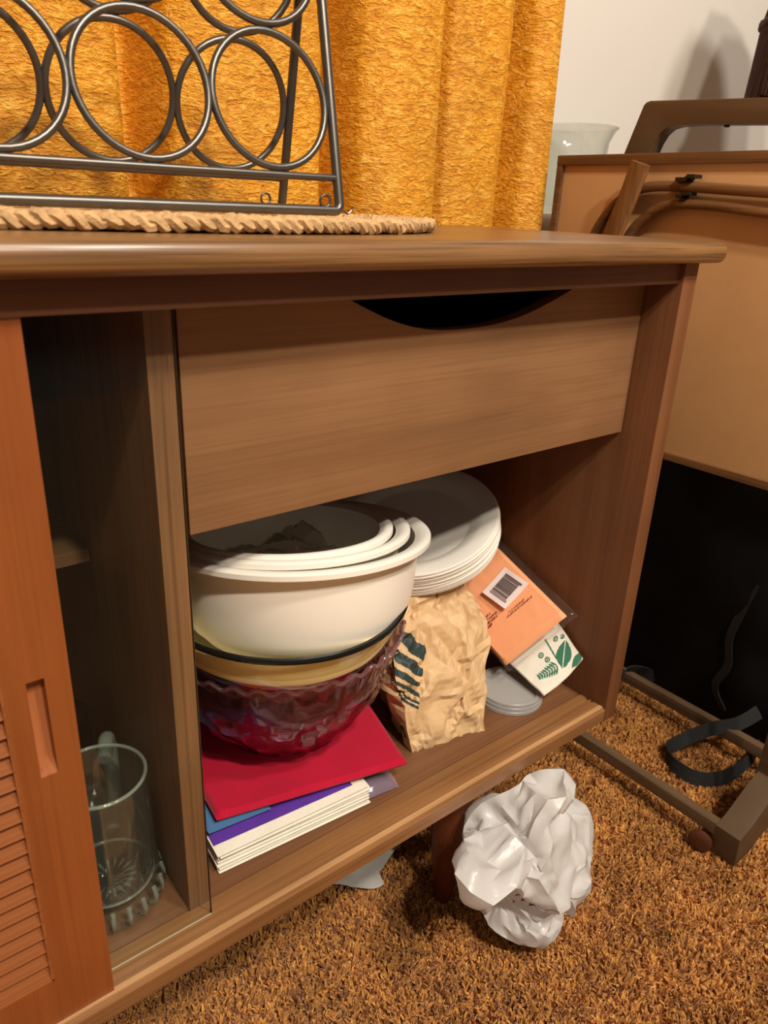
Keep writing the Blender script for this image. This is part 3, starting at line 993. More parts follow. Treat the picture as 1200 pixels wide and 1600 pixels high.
# ------------------------------------------------------------------ paper bag
def paper_bag():
    rings = [  # z, FL, FR, BR, BL
        (0.2565, (0.500, 0.537), (0.602, 0.514), (0.650, 0.600), (0.535, 0.640)),
        (0.300, (0.494, 0.548), (0.612, 0.530), (0.660, 0.610), (0.533, 0.645)),
        (0.340, (0.490, 0.560), (0.645, 0.553), (0.672, 0.620), (0.530, 0.650)),
        (0.370, (0.494, 0.572), (0.656, 0.572), (0.672, 0.630), (0.530, 0.655)),
        (0.400, (0.510, 0.586), (0.645, 0.592), (0.660, 0.640), (0.535, 0.660)),
        (0.425, (0.528, 0.602), (0.632, 0.610), (0.645, 0.648), (0.545, 0.665)),
        (0.437, (0.540, 0.615), (0.622, 0.625), (0.630, 0.650), (0.550, 0.665)),
    ]
    n_side = (150, 72, 60, 48)
    nv = 171
    stripes = [[(0.4929, 0.4186), (0.5403, 0.3693), (0.5332, 0.3557), (0.5212, 0.3648), (0.5131, 0.3803), (0.4942, 0.3994)],
               [(0.4931, 0.3869), (0.5206, 0.3596), (0.5307, 0.3485), (0.5261, 0.3411), (0.5133, 0.3499), (0.4879, 0.3775)],
               [(0.4815, 0.3721), (0.5009, 0.3557), (0.5215, 0.3347), (0.5197, 0.3318), (0.506, 0.3401), (0.479, 0.3661)],
               [(0.4782, 0.3629), (0.4937, 0.346), (0.5181, 0.325), (0.5176, 0.3188), (0.4984, 0.3341), (0.4774, 0.3597)],
               [(0.4735, 0.3622), (0.4947, 0.3302), (0.518, 0.313), (0.5182, 0.3095), (0.4939, 0.3272), (0.4726, 0.3605)],
               [(0.4698, 0.361), (0.493, 0.3264), (0.5174, 0.3076), (0.5176, 0.3040), (0.4922, 0.3225), (0.4689, 0.3592)]]
    # the letters N, O along the gusset, in (distance along the gusset from the front fold, z)
    def letter(s, z):
        # N
        u, w = s - 0.006, z - 0.272
        if 0 <= u <= 0.016 and 0 <= w <= 0.016:
            if u < 0.003 or u > 0.013 or abs((u - 0.003) / 0.010 - (1 - w / 0.016)) < 0.22:
                return 1.0
        u, w = s - 0.032, z - 0.280
        d = math.hypot(u / 0.009, w / 0.010)
        if 0.65 < d < 1.0:
            return 1.0
        return 0.0
    nu = sum(n_side)
    V, mask, fix = [], [], []
    for j in range(nv):
        t = j / (nv - 1)
        z = 0.2565 + (0.437 - 0.2565) * t
        for k in range(len(rings) - 1):
            if rings[k][0] <= z <= rings[k + 1][0] + 1e-9:
                break
        a = (z - rings[k][0]) / (rings[k + 1][0] - rings[k][0])
        cs = [Vector(rings[k][m + 1]) * (1 - a) + Vector(rings[k + 1][m + 1]) * a for m in range(4)]
        ctr = (cs[0] + cs[1] + cs[2] + cs[3]) / 4
        for m in range(4):
            A, B = cs[m], cs[(m + 1) % 4]
            L = (B - A).length
            nrm = Vector((B.y - A.y, -(B.x - A.x))).normalized()
            for i in range(n_side[m]):
                s = i / n_side[m]
                p2 = A + (B - A) * s
                p = Vector((p2.x, p2.y, z))
                env = 0.35 + 0.65 * min(1.0, t * 2.2)
                edge = min(1.0, 6 * min(s, 1 - s) + 0.25)
                bul = 0.006 * math.sin(PI * s) * math.sin(PI * min(1, t * 1.3)) + 0.007 * noise.noise(p * 13) * env * edge
                q = p2 + nrm * bul
                zz = z + 0.007 * t * noise.noise(p * 25 + Vector((5, 1, 2))) * (1.0 if t > 0.7 else 0.3)
                fix.append((0.25 + 0.75 * min(1.0, t * 3)) * (0.5 + 0.5 * edge))
                V.append(Vector((q.x, q.y, zz)))
                mk = 0.0
                if m == 0:
                    for st in stripes:
                        if in_poly(p2.x, z, st):
                            mk = 1.0
                            break
                elif m == 3:
                    sd = (1 - s) * L
                    mk = letter(sd, z)
                    xx = A.x * s + B.x * (1 - s)
                    for st in stripes[2:]:
                        if in_poly(cs[0].x - sd * 0.9, z, st):
                            mk = 1.0
                mask.append(mk)
    F = grid_faces(nu, nv, True)
    ST = 6
    nuc, nvc = nu // ST, (nv - 1) // ST + 1
    ci = [j * ST * nu + i * ST for j in range(nvc) for i in range(nuc)]
    base = [V[k] for k in ci]
    fold = crumple_sheet(base, grid_faces(nuc, nvc, True), 1.13, 0.0125, 160, 5, 0.02, [fix[k] for k in ci], 3)
    dsp = [b - a for a, b in zip(base, fold)]
    for j in range(nv):
        jc, fj = min(j // ST, nvc - 1), (j % ST) / ST
        j2 = min(jc + 1, nvc - 1)
        for i in range(nu):
            ic, fi = i // ST, (i % ST) / ST
            i2 = (ic + 1) % nuc
            # split each coarse cell into two flat triangles, alternating, so that creases stay straight
            a, b, c_, d_ = dsp[jc * nuc + ic], dsp[jc * nuc + i2], dsp[j2 * nuc + ic], dsp[j2 * nuc + i2]
            if (ic + jc) % 2:
                q = a + (b - a) * fi + (d_ - b) * fj if fi >= fj else a + (d_ - c_) * fi + (c_ - a) * fj
            else:
                q = a + (b - a) * fi + (c_ - a) * fj if fi + fj <= 1 else d_ + (c_ - d_) * (1 - fi) + (b - d_) * (1 - fj)
            V[j * nu + i] = V[j * nu + i] + q
    F.append(tuple(range(nu - 1, -1, -1)))
    o = mesh('paper_bag', V, F, masked('kraft_paper', (208, 174, 130), (44, 58, 56), 0.55, 0.35, 0.10), None, True, 0.7)
    set_mask(o, mask)
    tag(o, 'crumpled brown paper bag with dark green stripes beside the glass bowls', 'paper bag')
paper_bag()

# ------------------------------------------------------------------ lids, printed napkin, peach pack
lid_v, lid_f = lathe_data([(0, 0.0), (0.036, 0.0), (0.0375, 0.0012), (0.0385, 0.0030), (0.0440, 0.0034), (0.0448, 0.0026), (0.0448, -0.0010), (0.0440, -0.0016), (0.0370, -0.0014), (0, -0.0012)], 64)
for k, lab in enumerate(('frosted plastic lid lying lowest, flat on the cabinet floor', 'frosted plastic lid in the middle of the three by the paper bag', 'frosted plastic lid lying uppermost under the green-printed napkin')):
    o = mesh('plastic_lid', lid_v, lid_f, FROST, None, True, 0.6)
    o.location = (0.682 + 0.0015 * k, 0.547 + 0.001 * k, 0.2573 + 0.0050 * k)
    tag(o, lab, 'lid', 'frosted plastic lids')

def leaf_napkin():
    Q0, Q1 = Vector((0.695, 0.4996, 0.280)), Vector((0.7600, 0.4930, 0.315))
    Q2 = Q1 + Vector((0.0, 0.033, 0.022)) * 2.4
    Q3 = Q0 + Vector((0.005, 0.057, 0.010)) * 1.6
    nu, nv = 120, 110
    V, mask = [], []
    W, H = (Q1 - Q0).length, (Q3 - Q0).length
    def leaflet(x, y, cx, cy, ang, l, w):
        dx, dy = x - cx, y - cy
        a = dx * math.cos(ang) + dy * math.sin(ang)
        b = -dx * math.sin(ang) + dy * math.cos(ang)
        if a < 0 or a > l:
            return False
        return abs(b) < w * math.sin(PI * min(1, max(0, a / l)))
    def print_at(x, y):
        # x from the near corner to the wall corner, y inwards (mm)
        # fern
        bx, by = 50.0, 14.0
        tx, ty = 26.0, 19.0
        d = math.hypot(tx - bx, ty - by)
        ang = math.atan2(ty - by, tx - bx)
        for k in range(8):
            s = k / 8
            cx, cy = bx + (tx - bx) * s, by + (ty - by) * s
            l = 9.5 * (1 - 0.6 * s)
            for sg in (-1, 1):
                if leaflet(x, y, cx, cy, ang + sg * 0.95, l, 1.15):
                    return 1.0
        dx, dy = x - bx, y - by
        a = dx * math.cos(ang) + dy * math.sin(ang)
        b = -dx * math.sin(ang) + dy * math.cos(ang)
        if 0 < a < d and abs(b) < 0.5:
            return 1.0
        # broad leaf
        if leaflet(x, y, 52, 8, 0.75, 26, 8.5):
            q = (x - 52) * math.cos(0.75) + (y - 8) * math.sin(0.75)
            w = -(x - 52) * math.sin(0.75) + (y - 8) * math.cos(0.75)
            return 0.0 if abs(w) < 0.45 else 1.0
        if leaflet(x, y, 60, 2, 0.15, 18, 4):
            return 1.0
        # berries
        for cx, cy, rr in ((46, 26, 3.0), (44, 34, 3.0), (64, 34, 2.6), (70, 30, 2.2)):
            q = math.hypot(x - cx, y - cy)
            if q < rr and not (0.35 * rr < q < 0.52 * rr):
                return 1.0
        # stems
        if abs(x - (54 + 0.10 * (y - 20))) < 0.8 and 16 < y < 42:
            return 1.0
        return 0.0
    for j in range(nv):
        for i in range(nu):
            u, v = i / (nu - 1), j / (nv - 1)
            p = Q0 * (1 - u) * (1 - v) + Q1 * u * (1 - v) + Q2 * u * v + Q3 * (1 - u) * v
            p = p + Vector((0, 0, 0.006 * math.sin(PI * u) * (1 - 0.5 * v) * -1.0 + 0.0012 * noise.noise(p * 60)))
            V.append(p)
            mask.append(print_at(74 - (74 - u * W * 1000) / 1.3, v * H * 1000 / 1.3))
    F = grid_faces(nu, nv)
    n0 = len(V)
    V2 = V + [p - Vector((0.0004, 0.0002, 0.0022)) for p in V]
    F2 = F + [tuple(i + n0 for i in reversed(f)) for f in F]
    ring = [i for i in range(nu)] + [j * nu + nu - 1 for j in range(1, nv)] + [(nv - 1) * nu + i for i in range(nu - 2, -1, -1)] + [j * nu for j in range(nv - 2, 0, -1)]
    for a, b in zip(ring, ring[1:] + ring[:1]):
        F2.append((b, a, a + n0, b + n0))
    o = mesh('printed_napkin', V2, F2, masked('printed_tissue', (226, 222, 208), (58, 112, 88), 0.75, 0.2, 0.04), None, True, 0.8)
    set_mask(o, mask + [0.0] * n0)
    tag(o, 'white paper napkin with green leaf print under the peach pack', 'napkin')
leaf_napkin()

def peach_pack():
    A, B, D = Vector((0.679, 0.556, 0.300)), Vector((0.742, 0.516, 0.375)), Vector((0.742, 0.6543, 0.426))
    eu, ev = B - A, D - B
    nr = eu.cross(ev).normalized()
    ev = ev * 1.25
    R = thing('peach_napkin_pack', 'peach paper napkins in clear wrap with barcode sticker, leaning on the side panel', 'napkin pack', tuple(A))
    def P(u, v, h=0.0):
        return A + eu * u + ev * v + nr * h
    def block(name, u0, u1, v0, v1, h0, h1, mat, wob=0.0, par=R, nu=26, nv=34, edge=0.05):
        V = []
        for side in (0, 1):
            for j in range(nv):
                for i in range(nu):
                    a, b = i / (nu - 1), j / (nv - 1)
                    u, v = u0 + (u1 - u0) * a, v0 + (v1 - v0) * b
                    k = min(1.0, min(a, 1 - a, b, 1 - b) / edge)
                    pr = math.sqrt(max(0, 1 - (1 - k) ** 2))
                    h = (h0 + h1) / 2 + ((h1 - h0) / 2) * pr * (1 if side else -1)
                    p = P(u, v, h)
                    if side and wob:
                        h2 = wob * (crease(p, 26, 1.0) * 0.7 + 0.4 * crease(p, 60, 2.0)) * pr
                        p = p + nr * h2
                    V.append(p)
        n0 = nu * nv
        F = [tuple(reversed(f)) for f in grid_faces(nu, nv)] + [tuple(i + n0 for i in f) for f in grid_faces(nu, nv)]
        ring = [i for i in range(nu)] + [j * nu + nu - 1 for j in range(1, nv)] + [(nv - 1) * nu + i for i in range(nu - 2, -1, -1)] + [j * nu for j in range(nv - 2, 0, -1)]
        for a, b in zip(ring, ring[1:] + ring[:1]):
            F.append((a, b, b + n0, a + n0))
        return mesh(name, V, F, mat, par, True, 0.9)
    block('napkins', 0.0, 1.0, 0.0, 1.0, -0.008, 0.004, PEACH, 0.0008, R, 26, 34, 0.03)
    w = block('clear_wrapper', -0.02, 1.10, -0.05, 1.06, -0.0095, 0.0058, WRAP, 0.0042, R, 50, 60, 0.05)
    # sticker, a little curled at its free corner
    def uv(u, v, h):
        return P(u, v, h)
    nu, nv = 16, 12
    c0, cu, cv = (0.36, 0.375), (0.46, 0.0), (0.0, 0.27)
    def stick(a, b, lift=0.0):
        h = 0.0072 + 0.006 * (1 - a) ** 2 * (1.0 - 0.4 * b) + lift
        # sticker is turned against the pack
        x, y = (a - 0.5) * 0.048, (b - 0.5) * 0.042
        t = 0.18
        xr, yr = x * math.cos(t) - y * math.sin(t), x * math.sin(t) + y * math.cos(t)
        return P(0.70 + xr / eu.length, 0.445 + yr / ev.length, h)
    V = [stick(i / (nu - 1), j / (nv - 1)) for j in range(nv) for i in range(nu)] + [stick(i / (nu - 1), j / (nv - 1), -0.0003) for j in range(nv) for i in range(nu)]
    n0 = nu * nv
    F = grid_faces(nu, nv) + [tuple(i + n0 for i in reversed(f)) for f in grid_faces(nu, nv)]
    s = mesh('barcode_sticker', V, F, LABEL, R, True, 0.8)
    s['label'] = 'white barcode sticker with a curled corner'
    V, F = [], []
    rg = random.Random(5)
    a = 0.14
    while a < 0.86:
        wd = rg.choice((0.008, 0.010, 0.016, 0.022))
        b0 = 0.20 if (0.20 < a < 0.80) else 0.14
        for q in range(6):
            b = b0 + (0.82 - b0) * q / 5
            V += [stick(a, b, 0.0003), stick(a + wd, b, 0.0003)]
            if q:
                o = len(V) - 4
                F.append((o, o + 1, o + 3, o + 2))
        a += wd + rg.choice((0.007, 0.009, 0.014))
    mesh('barcode', V, F, INK, s, False)
    # rows of small print too fine to read
    def rows(name, spots):
        V, F = [], []
        for u0, v0, ln, hh in spots:
            u = u0
            while u < u0 + ln:
                wd = rg.choice((0.02, 0.035, 0.05))
                o = len(V)
                V += [P(u, v0, 0.0068), P(u + wd, v0 + 0.012, 0.0068), P(u + wd, v0 + 0.012 + hh, 0.0068), P(u, v0 + hh, 0.0068)]
                F.append((o, o + 1, o + 2, o + 3))
                u += wd + 0.015
        mesh(name, V, F, REDINK, R, False)
    rows('small_print', [(0.12, 0.36, 0.22, 0.010), (0.10, 0.335, 0.30, 0.010), (0.10, 0.310, 0.27, 0.012), (0.10, 0.285, 0.13, 0.014), (0.52, 0.275, 0.22, 0.007), (0.46, 0.255, 0.40, 0.007)])
peach_pack()

# ------------------------------------------------------------------ on the sideboard: mat and wine rack
def mat_():
    c = Vector((0.262, 0.632, 0.8446))
    rx, ry = 0.276, 0.146
    M = thing('jute_placemat', 'oval braided jute placemat under the metal wine rack', 'placemat', (c.x, c.y, c.z))
    V, F = lathe_data([(0, 0.0085), (0.97, 0.0085), (0.99, 0.006), (0.99, 0.002), (0.97, 0.0008), (0, 0.0008)], 96, Matrix.Translation(c) @ Matrix.Diagonal((rx - 0.012, ry - 0.012, 1, 1)))
    mesh('woven_body', V, F, JUTE, M, True, 0.8)
    for ring in range(3):
        ex, ey = rx - 0.012 * ring - 0.004, ry - 0.012 * ring - 0.004
        per = PI * (3 * (ex + ey) - math.sqrt((3 * ex + ey) * (ex + 3 * ey)))
        turns = int(per / 0.023)
        specs = []
        n = turns * 12
        for s in range(3):
            pts = []
            for i in range(n):
                t = 2 * PI * i / n
                ph = turns * t + 2 * PI * s / 3
                wob = 0.0007 * math.sin(37 * t + s)
                rad = 0.0036 * math.sin(ph) + 0.0018 * noise.noise(Vector((t * 60, s * 7.0, ring)))
                zz = 0.0064 + 0.0024 * math.sin(2 * ph) + wob + 0.0016 * noise.noise(Vector((t * 45, s * 5.0 + 9, ring)))
                nx, ny = math.cos(t) / ex, math.sin(t) / ey
                l = math.hypot(nx, ny)
                pts.append(c + Vector((ex * math.cos(t) + rad * nx / l, ey * math.sin(t) + rad * ny / l, zz)))
            specs.append((pts, [0.0039 + 0.0011 * noise.noise(Vector((i * 0.35, s * 3.0, ring * 2.0))) for i in range(n)], True))
        o = multi_tube('braid', specs, JUTE, M, 6)
mat_()

def wine_rack():
    ZB = 0.8605
    R = thing('wine_rack', 'dark metal folding wine rack of linked rings on the placemat', 'wine rack', (0.25, 0.615, 0.857))
    rr, hb = 0.0514, 0.0262
    rad = 0.0030
    th = -0.046
    d = Vector((math.cos(th), math.sin(th), 0))
    nback = Vector((-math.sin(th), math.cos(th), 0))
    ph = 0.205
    for side, corner in ((1, Vector((0.4030, 0.5685, ZB))), (-1, Vector((0.4075, 0.6715, ZB)))):
        up = Vector((0, 0, math.cos(ph))) + nback * (side * math.sin(ph))
        ncol = 4
        W = rr * 2 * ncol + 0.010
        H = 0.262
        BR, BL = corner, corner - d * W
        TR, TL = corner + up * H, corner - d * W + up * H
        def rounded(cs, rc=0.006):
            out = []
            m = len(cs)
            for i in range(m):
                a, b, c_ = cs[i - 1], cs[i], cs[(i + 1) % m]
                p, q = b + (a - b).normalized() * rc, b + (c_ - b).normalized() * rc
                for k in range(5):
                    t = k / 4
                    out.append(p * (1 - t) ** 2 + b * 2 * t * (1 - t) + q * t * t)
            return out
        tube('frame', rounded([BL, BR, TR, TL]), 0.0042 if side == 1 else 0.0040, STEEL, R, True, 12)
        tube('cross_bar', [BL + up * hb, BR + up * hb], rad, STEEL, R, False, 10)
        for row in range(2):
            for col in range(ncol):
                o = BR - d * (0.0048 + rr * (1 + 2 * col)) + up * (hb + 0.004 + rr + row * (2 * rr + 0.002))
                pts = [o + d * ((rr - 0.0016) * math.cos(2 * PI * k / 48)) + up * ((rr - 0.0016) * math.sin(2 * PI * k / 48)) for k in range(48)]
                tube('ring', pts, rad, STEEL, R, True, 10)
        # small eye loops near the foot
        for k, s in enumerate((0.016,)):
            e = BR - d * s + Vector((0, 0, 0.0075)) - nback * (side * 0.002)
            pts = [e + d * (0.0048 * math.cos(2 * PI * q / 20)) + Vector((0, 0, 0.0048 * math.sin(2 * PI * q / 20))) for q in range(20)]
            tube('eye_loop', pts, 0.0011, STEEL, R, True, 8)
        e = BR + d * 0.004
        tube('hook', smooth_path([e, e + d * 0.004 + Vector((0, 0, -0.002)), e + d * 0.008 + Vector((0, 0, 0.001)), e + d * 0.009 + Vector((0, 0, 0.004))], 5), 0.0009, STEEL, R, False, 6)
wine_rack()

# ------------------------------------------------------------------ curtain
def curtain():
    # fold crests (towards the room) and valleys along x
    keys = [(-0.60, 0.95), (-0.50, 0.842), (-0.40, 0.945), (-0.30, 0.844), (-0.21, 0.948), (-0.12, 0.842), (-0.03, 0.945), (0.06, 0.842), (0.13, 0.935), (0.20, 0.850), (0.270, 0.842), (0.325, 0.852), (0.338, 0.870), (0.350, 0.945), (0.372, 0.945), (0.392, 0.870), (0.42, 0.850), (0.46, 0.842), (0.52, 0.842), (0.575, 0.850), (0.588, 0.866),
            (0.600, 0.965), (0.632, 0.970), (0.646, 0.872), (0.67, 0.850), (0.70, 0.842), (0.745, 0.841), (0.768, 0.848), (0.774, 0.895), (0.781, 0.850), (0.82, 0.841), (0.875, 0.845), (0.900, 0.862), (0.910, 0.955), (0.934, 0.955), (0.946, 0.866), (0.972, 0.846), (0.998, 0.850), (1.003, 0.872)]
    kx = [k[0] for k in keys]
    ky = [k[1] for k in keys]
    nu, nv = 640, 60
    xs = np.linspace(kx[0], kx[-1], nu)
    ys = np.interp(xs, kx, ky)
    for _ in range(3):
        ys[1:-1] = (ys[:-2] + 2 * ys[1:-1] + ys[2:]) / 4
    V = []
    for j in range(nv):
        z = 0.02 + 1.9 * j / (nv - 1)
        for i in range(nu):
            sway = 0.010 * math.sin(z * 2.1 + xs[i] * 5) * (1 if xs[i] < 0.9 else (1.003 - xs[i]) / 0.103)
            V.append(Vector((xs[i] + sway * 0.6, ys[i] + 0.003 * math.sin(z * 5 + i * 0.05), z)))
    F = grid_faces(nu, nv)
    n0 = len(V)
    V2 = V + [p + Vector((0, 0.002, 0)) for p in V]
    F2 = F + [tuple(i + n0 for i in reversed(f)) for f in F]
    for j in range(nv - 1):
        a, b = j * nu + nu - 1, (j + 1) * nu + nu - 1
        F2.append((a, a + n0, b + n0, b))
    o = mesh('curtain', V2, F2, CURTAIN, None, True)
    tag(o, 'gold textured curtain hanging in folds behind the sideboard', 'curtain')
curtain()

# ------------------------------------------------------------------ vase on a pale stand beyond the curtain
pst = thing('plant_stand', 'pale cream box stand in the corner holding the glass vase', 'stand', (1.19, 0.935, -0.012))
box('body', (1.055, 1.30, 0.875, 1.005, -0.01, 0.835), CREAMPAINT, pst, 0.004)
box('top_board', (1.045, 1.31, 0.868, 1.012, 0.835, 0.8655), CREAMPAINT, pst, 0.005)
vz = lathe('glass_vase', [(0, 0.0), (0.052, 0.0), (0.056, 0.003), (0.057, 0.02), (0.0565, 0.09), (0.058, 0.115), (0.066, 0.132), (0.072, 0.138), (0.0705, 0.1395), (0.064, 0.134), (0.0555, 0.115), (0.0538, 0.09), (0.0538, 0.02), (0.050, 0.012), (0, 0.010)],
           Matrix.Translation((1.165, 0.938, 0.8656)), G_VASE, None, 64)
tag(vz, 'clear glass cylinder vase with flared lip beside the curtain', 'vase')

# ------------------------------------------------------------------ folding tray table leaning in its stand
TT = thing('tray_table', 'folded tray table with tan underside, wooden lip and folded legs', 'tray table', (0.985, 0.56, 0.535))
TY0, TY1, TZ0, TZ1 = 0.29, 0.821, 0.539, 0.9455
box('tray_board', (0.990, 0.998, TY0, TY1, TZ0, TZ1), TRAY, TT, 0.001)
for b in ((0.984, 1.006, TY0 - 0.001, TY1 + 0.001, TZ1 - 0.013, TZ1 + 0.001), (0.984, 1.006, TY0 - 0.001, TY1 + 0.001, TZ0 - 0.001, TZ0 + 0.010), (0.9845, 1.0055, TY1 - 0.010, TY1 + 0.001, TZ0 + 0.0095, TZ1 - 0.0125), (0.9845, 1.0055, TY0 - 0.001, TY0 + 0.010, TZ0 + 0.0095, TZ1 - 0.0125)):
    box('lip', b, W_TRAYFRAME, TT, 0.0015)
def bar(name, yz, x, w, t, mat, n=8):
    pts = smooth_path([(x, y, z) for y, z in yz], n)
    V, F = [], []
    for i, p in enumerate(pts):
        a = pts[max(0, i - 1)]
        b = pts[min(len(pts) - 1, i + 1)]
        tn = (b - a).normalized()
        up = Vector((1, 0, 0)).cross(tn).normalized()
        for k in range(12):
            an = 2 * PI * k / 12
            c, s = math.cos(an), math.sin(an)
            sx = math.copysign(abs(c) ** 0.6, c) * t / 2
            su = math.copysign(abs(s) ** 0.6, s) * w / 2
            V.append(p + Vector((sx, 0, 0)) + up * su)
    for i in range(len(pts) - 1):
        for k in range(12):
            k2 = (k + 1) % 12
            F.append((i * 12 + k, i * 12 + k2, i * 12 + 12 + k2, i * 12 + 12 + k))
    F.append(tuple(range(11, -1, -1)))
    F.append(tuple((len(pts) - 1) * 12 + k for k in range(12)))
    return mesh(name, V, F, mat, TT, True, 0.8)
bar('folded_leg', [(0.752, 0.68), (0.742, 0.78), (0.730, 0.838), (0.7075, 0.8735), (0.6836, 0.8930), (0.6569, 0.9030), (0.6069, 0.9050), (0.4858, 0.8995), (0.33, 0.893)], 0.978, 0.0135, 0.013, W_TRAYFRAME)
bar('folded_leg', [(0.715, 0.70), (0.690, 0.80), (0.6690, 0.8440), (0.6515, 0.8630), (0.6296, 0.8780), (0.6019, 0.8830), (0.5474, 0.8820), (0.4798, 0.8760), (0.33, 0.866)], 0.978, 0.0125, 0.013, W_TRAYFRAME)
bar('folded_leg', [(0.661, 0.9330), (0.673, 0.8900), (0.690, 0.8400), (0.725, 0.72), (0.75, 0.63)], 0.9645, 0.029, 0.012, W_TRAYLEG)
for (ya, yb_, zc) in ((0.580, 0.6065, 0.9145), (0.583, 0.602, 0.8940)):
    prism('clip', [(ya, zc), (ya, zc + 0.0045), (ya + 0.010, zc + 0.0045), (ya + 0.014, zc + 0.001), (yb_, zc + 0.001), (yb_, zc - 0.004), (ya + 0.012, zc - 0.004), (ya + 0.009, zc)], 'yz', 0.966, 0.985, BLACKMETAL, TT)
lathe('screw', [(0, 0), (0.0025, 0), (0.002, 0.001), (0, 0.0012)], place((0.984, 0.47, 0.5445), (-1, 0, 0)), BLACKMETAL, TT, 16)

ST = thing('tray_stand', 'brown wooden tray stand with arched handle, long rails and blocky foot', 'tray stand', (1.04, 0.6, 0.0))
# handle: flat arch
outer = [(0.7690, 0.860), (0.7160, 1.0120), (0.7120, 1.0155), (0.7060, 1.0168), (0.5423, 1.0100), (0.36, 1.0030), (0.33, 0.99), (0.29, 0.86)]
inner = [(0.332, 0.86), (0.360, 0.955), (0.385, 0.9745), (0.5352, 0.9800), (0.6236, 0.9838), (0.6600, 0.9836), (0.6740, 0.9810), (0.6835, 0.9740), (0.6905, 0.9620), (0.7270, 0.860)]
prism('handle', outer + inner, 'yz', 1.030, 1.056, W_HANDLE, ST, 0.002)
prism('upright', [(0.769, 0.860), (0.727, 0.860), (0.770, 0.50), (0.785, 0.045), (0.825, 0.045), (0.812, 0.50)], 'yz', 1.030, 1.056, W_STAND, ST, 0.002)
prism('upright', [(0.29, 0.860), (0.332, 0.860), (0.335, 0.50), (0.340, 0.08), (0.300, 0.08), (0.293, 0.50)], 'yz', 1.030, 1.056, W_STAND, ST, 0.002)
def foot(y0, y1):
    p = [(0.9290, 0.0), (0.9250, 0.052)]
    for k in range(0, 13):
        t = k / 12
        x = 0.9300 + (1.160 - 0.9300) * t
        p.append((x, 0.0535 + 0.045 * math.sin(PI * t) ** 1.6))
    p += [(1.165, 0.052), (1.161, 0.0), (1.12, 0.0)]
    for k in range(1, 8):
        t = k / 8
        p.append((1.12 - 0.15 * t, 0.022 * math.sin(PI * t)))
    p.append((0.97, 0.0))
    prism('foot', p, 'xz', y0, y1, W_HANDLE, ST, 0.0012)
foot(0.3000, 0.3370)
foot(0.787, 0.824)
box('rail', (0.9255, 0.9415, 0.337, 0.79, 0.034, 0.0535), W_STAND, ST, 0.001)
box('rail', (1.1450, 1.1610, 0.337, 0.79, 0.034, 0.0545), W_STAND, ST, 0.001)
lathe('caster', [(0, -0.005), (0.0135, -0.005), (0.017, -0.003), (0.017, 0.003), (0.0135, 0.005), (0.008, 0.006), (0, 0.006)], place((0.918, 0.350, 0.015), (-1, -0.25, 0)), CASTER, ST, 32)
lathe('handle_screw', [(0, 0), (0.004, 0), (0.0035, -0.003), (0, -0.0035)], Matrix.Translation((1.043, 0.592, 0.9828)), BLACKMETAL, ST, 16)

# ------------------------------------------------------------------ black bag with straps
def soft_box(name, x0, x1, y0, y1, z0, z1, mat, n=4.5, amp=0.012, seed=0.0, nu=72, nv=48, parent=None):
    V = []
    c = Vector(((x0 + x1) / 2, (y0 + y1) / 2, (z0 + z1) / 2))
    h = Vector(((x1 - x0) / 2, (y1 - y0) / 2, (z1 - z0) / 2))
    for j in range(nv):
        ph = -PI / 2 + PI * (j + 0.5) / nv
        for i in range(nu):
            th = 2 * PI * i / nu
            d = Vector((math.cos(ph) * math.cos(th), math.cos(ph) * math.sin(th), math.sin(ph)))
            s = (abs(d.x) ** n + abs(d.y) ** n + abs(d.z) ** n) ** (-1 / n)
            p = Vector((d.x * s * h.x, d.y * s * h.y, d.z * s * h.z))
            k = 1 + 0
            q = p + d * (amp * noise.noise(p * 9 + Vector((seed, 0, 0))) + amp * 0.6 * crease(p, 9, seed))
            V.append(c + q)
    F = grid_faces(nu, nv, True)
    F.append(tuple(range(nu - 1, -1, -1)))
    F.append(tuple((nv - 1) * nu + i for i in range(nu)))
    return mesh(name, V, F, mat, parent, True)
BB = thing('black_bag', 'large black fabric bag standing behind the tray stand rails', 'bag', (1.31, 0.58, 0.0))
soft_box('bag_body', 1.185, 1.43, 0.20, 0.855, -0.004, 0.66, BLACK, 5.0, 0.014, 2.0, parent=BB)
s1 = strip('shoulder_strap', smooth_path([(1.215, 0.40, 0.115), (1.190, 0.415, 0.085), (1.160, 0.432, 0.064), (1.120, 0.462, 0.050), (1.072, 0.492, 0.020), (1.052, 0.488, 0.012), (1.038, 0.462, 0.012), (1.042, 0.425, 0.012), (1.075, 0.402, 0.013), (1.120, 0.395, 0.014), (1.165, 0.396, 0.016), (1.20, 0.402, 0.02)], 10), (0.25, 0.25, 1.0), 0.024, 0.0018, STRAP, BB)
s2 = strip('side_strap', smooth_path([(1.09, 0.70, 0.012), (1.115, 0.675, 0.028), (1.140, 0.650, 0.058), (1.160, 0.636, 0.062), (1.185, 0.625, 0.050), (1.20, 0.615, 0.03)], 10), (0.6, -0.7, 0.5), 0.026, 0.0018, STRAP, BB)
s3 = strip('hanging_strap', smooth_path([(1.188, 0.470, 0.31), (1.182, 0.480, 0.25), (1.180, 0.487, 0.20), (1.178, 0.478, 0.15), (1.180, 0.492, 0.10), (1.184, 0.470, 0.06)], 8), (0.2, 1, 0.2), 0.014, 0.002, plain('grey_webbing', (30, 28, 28), 0.7), BB)

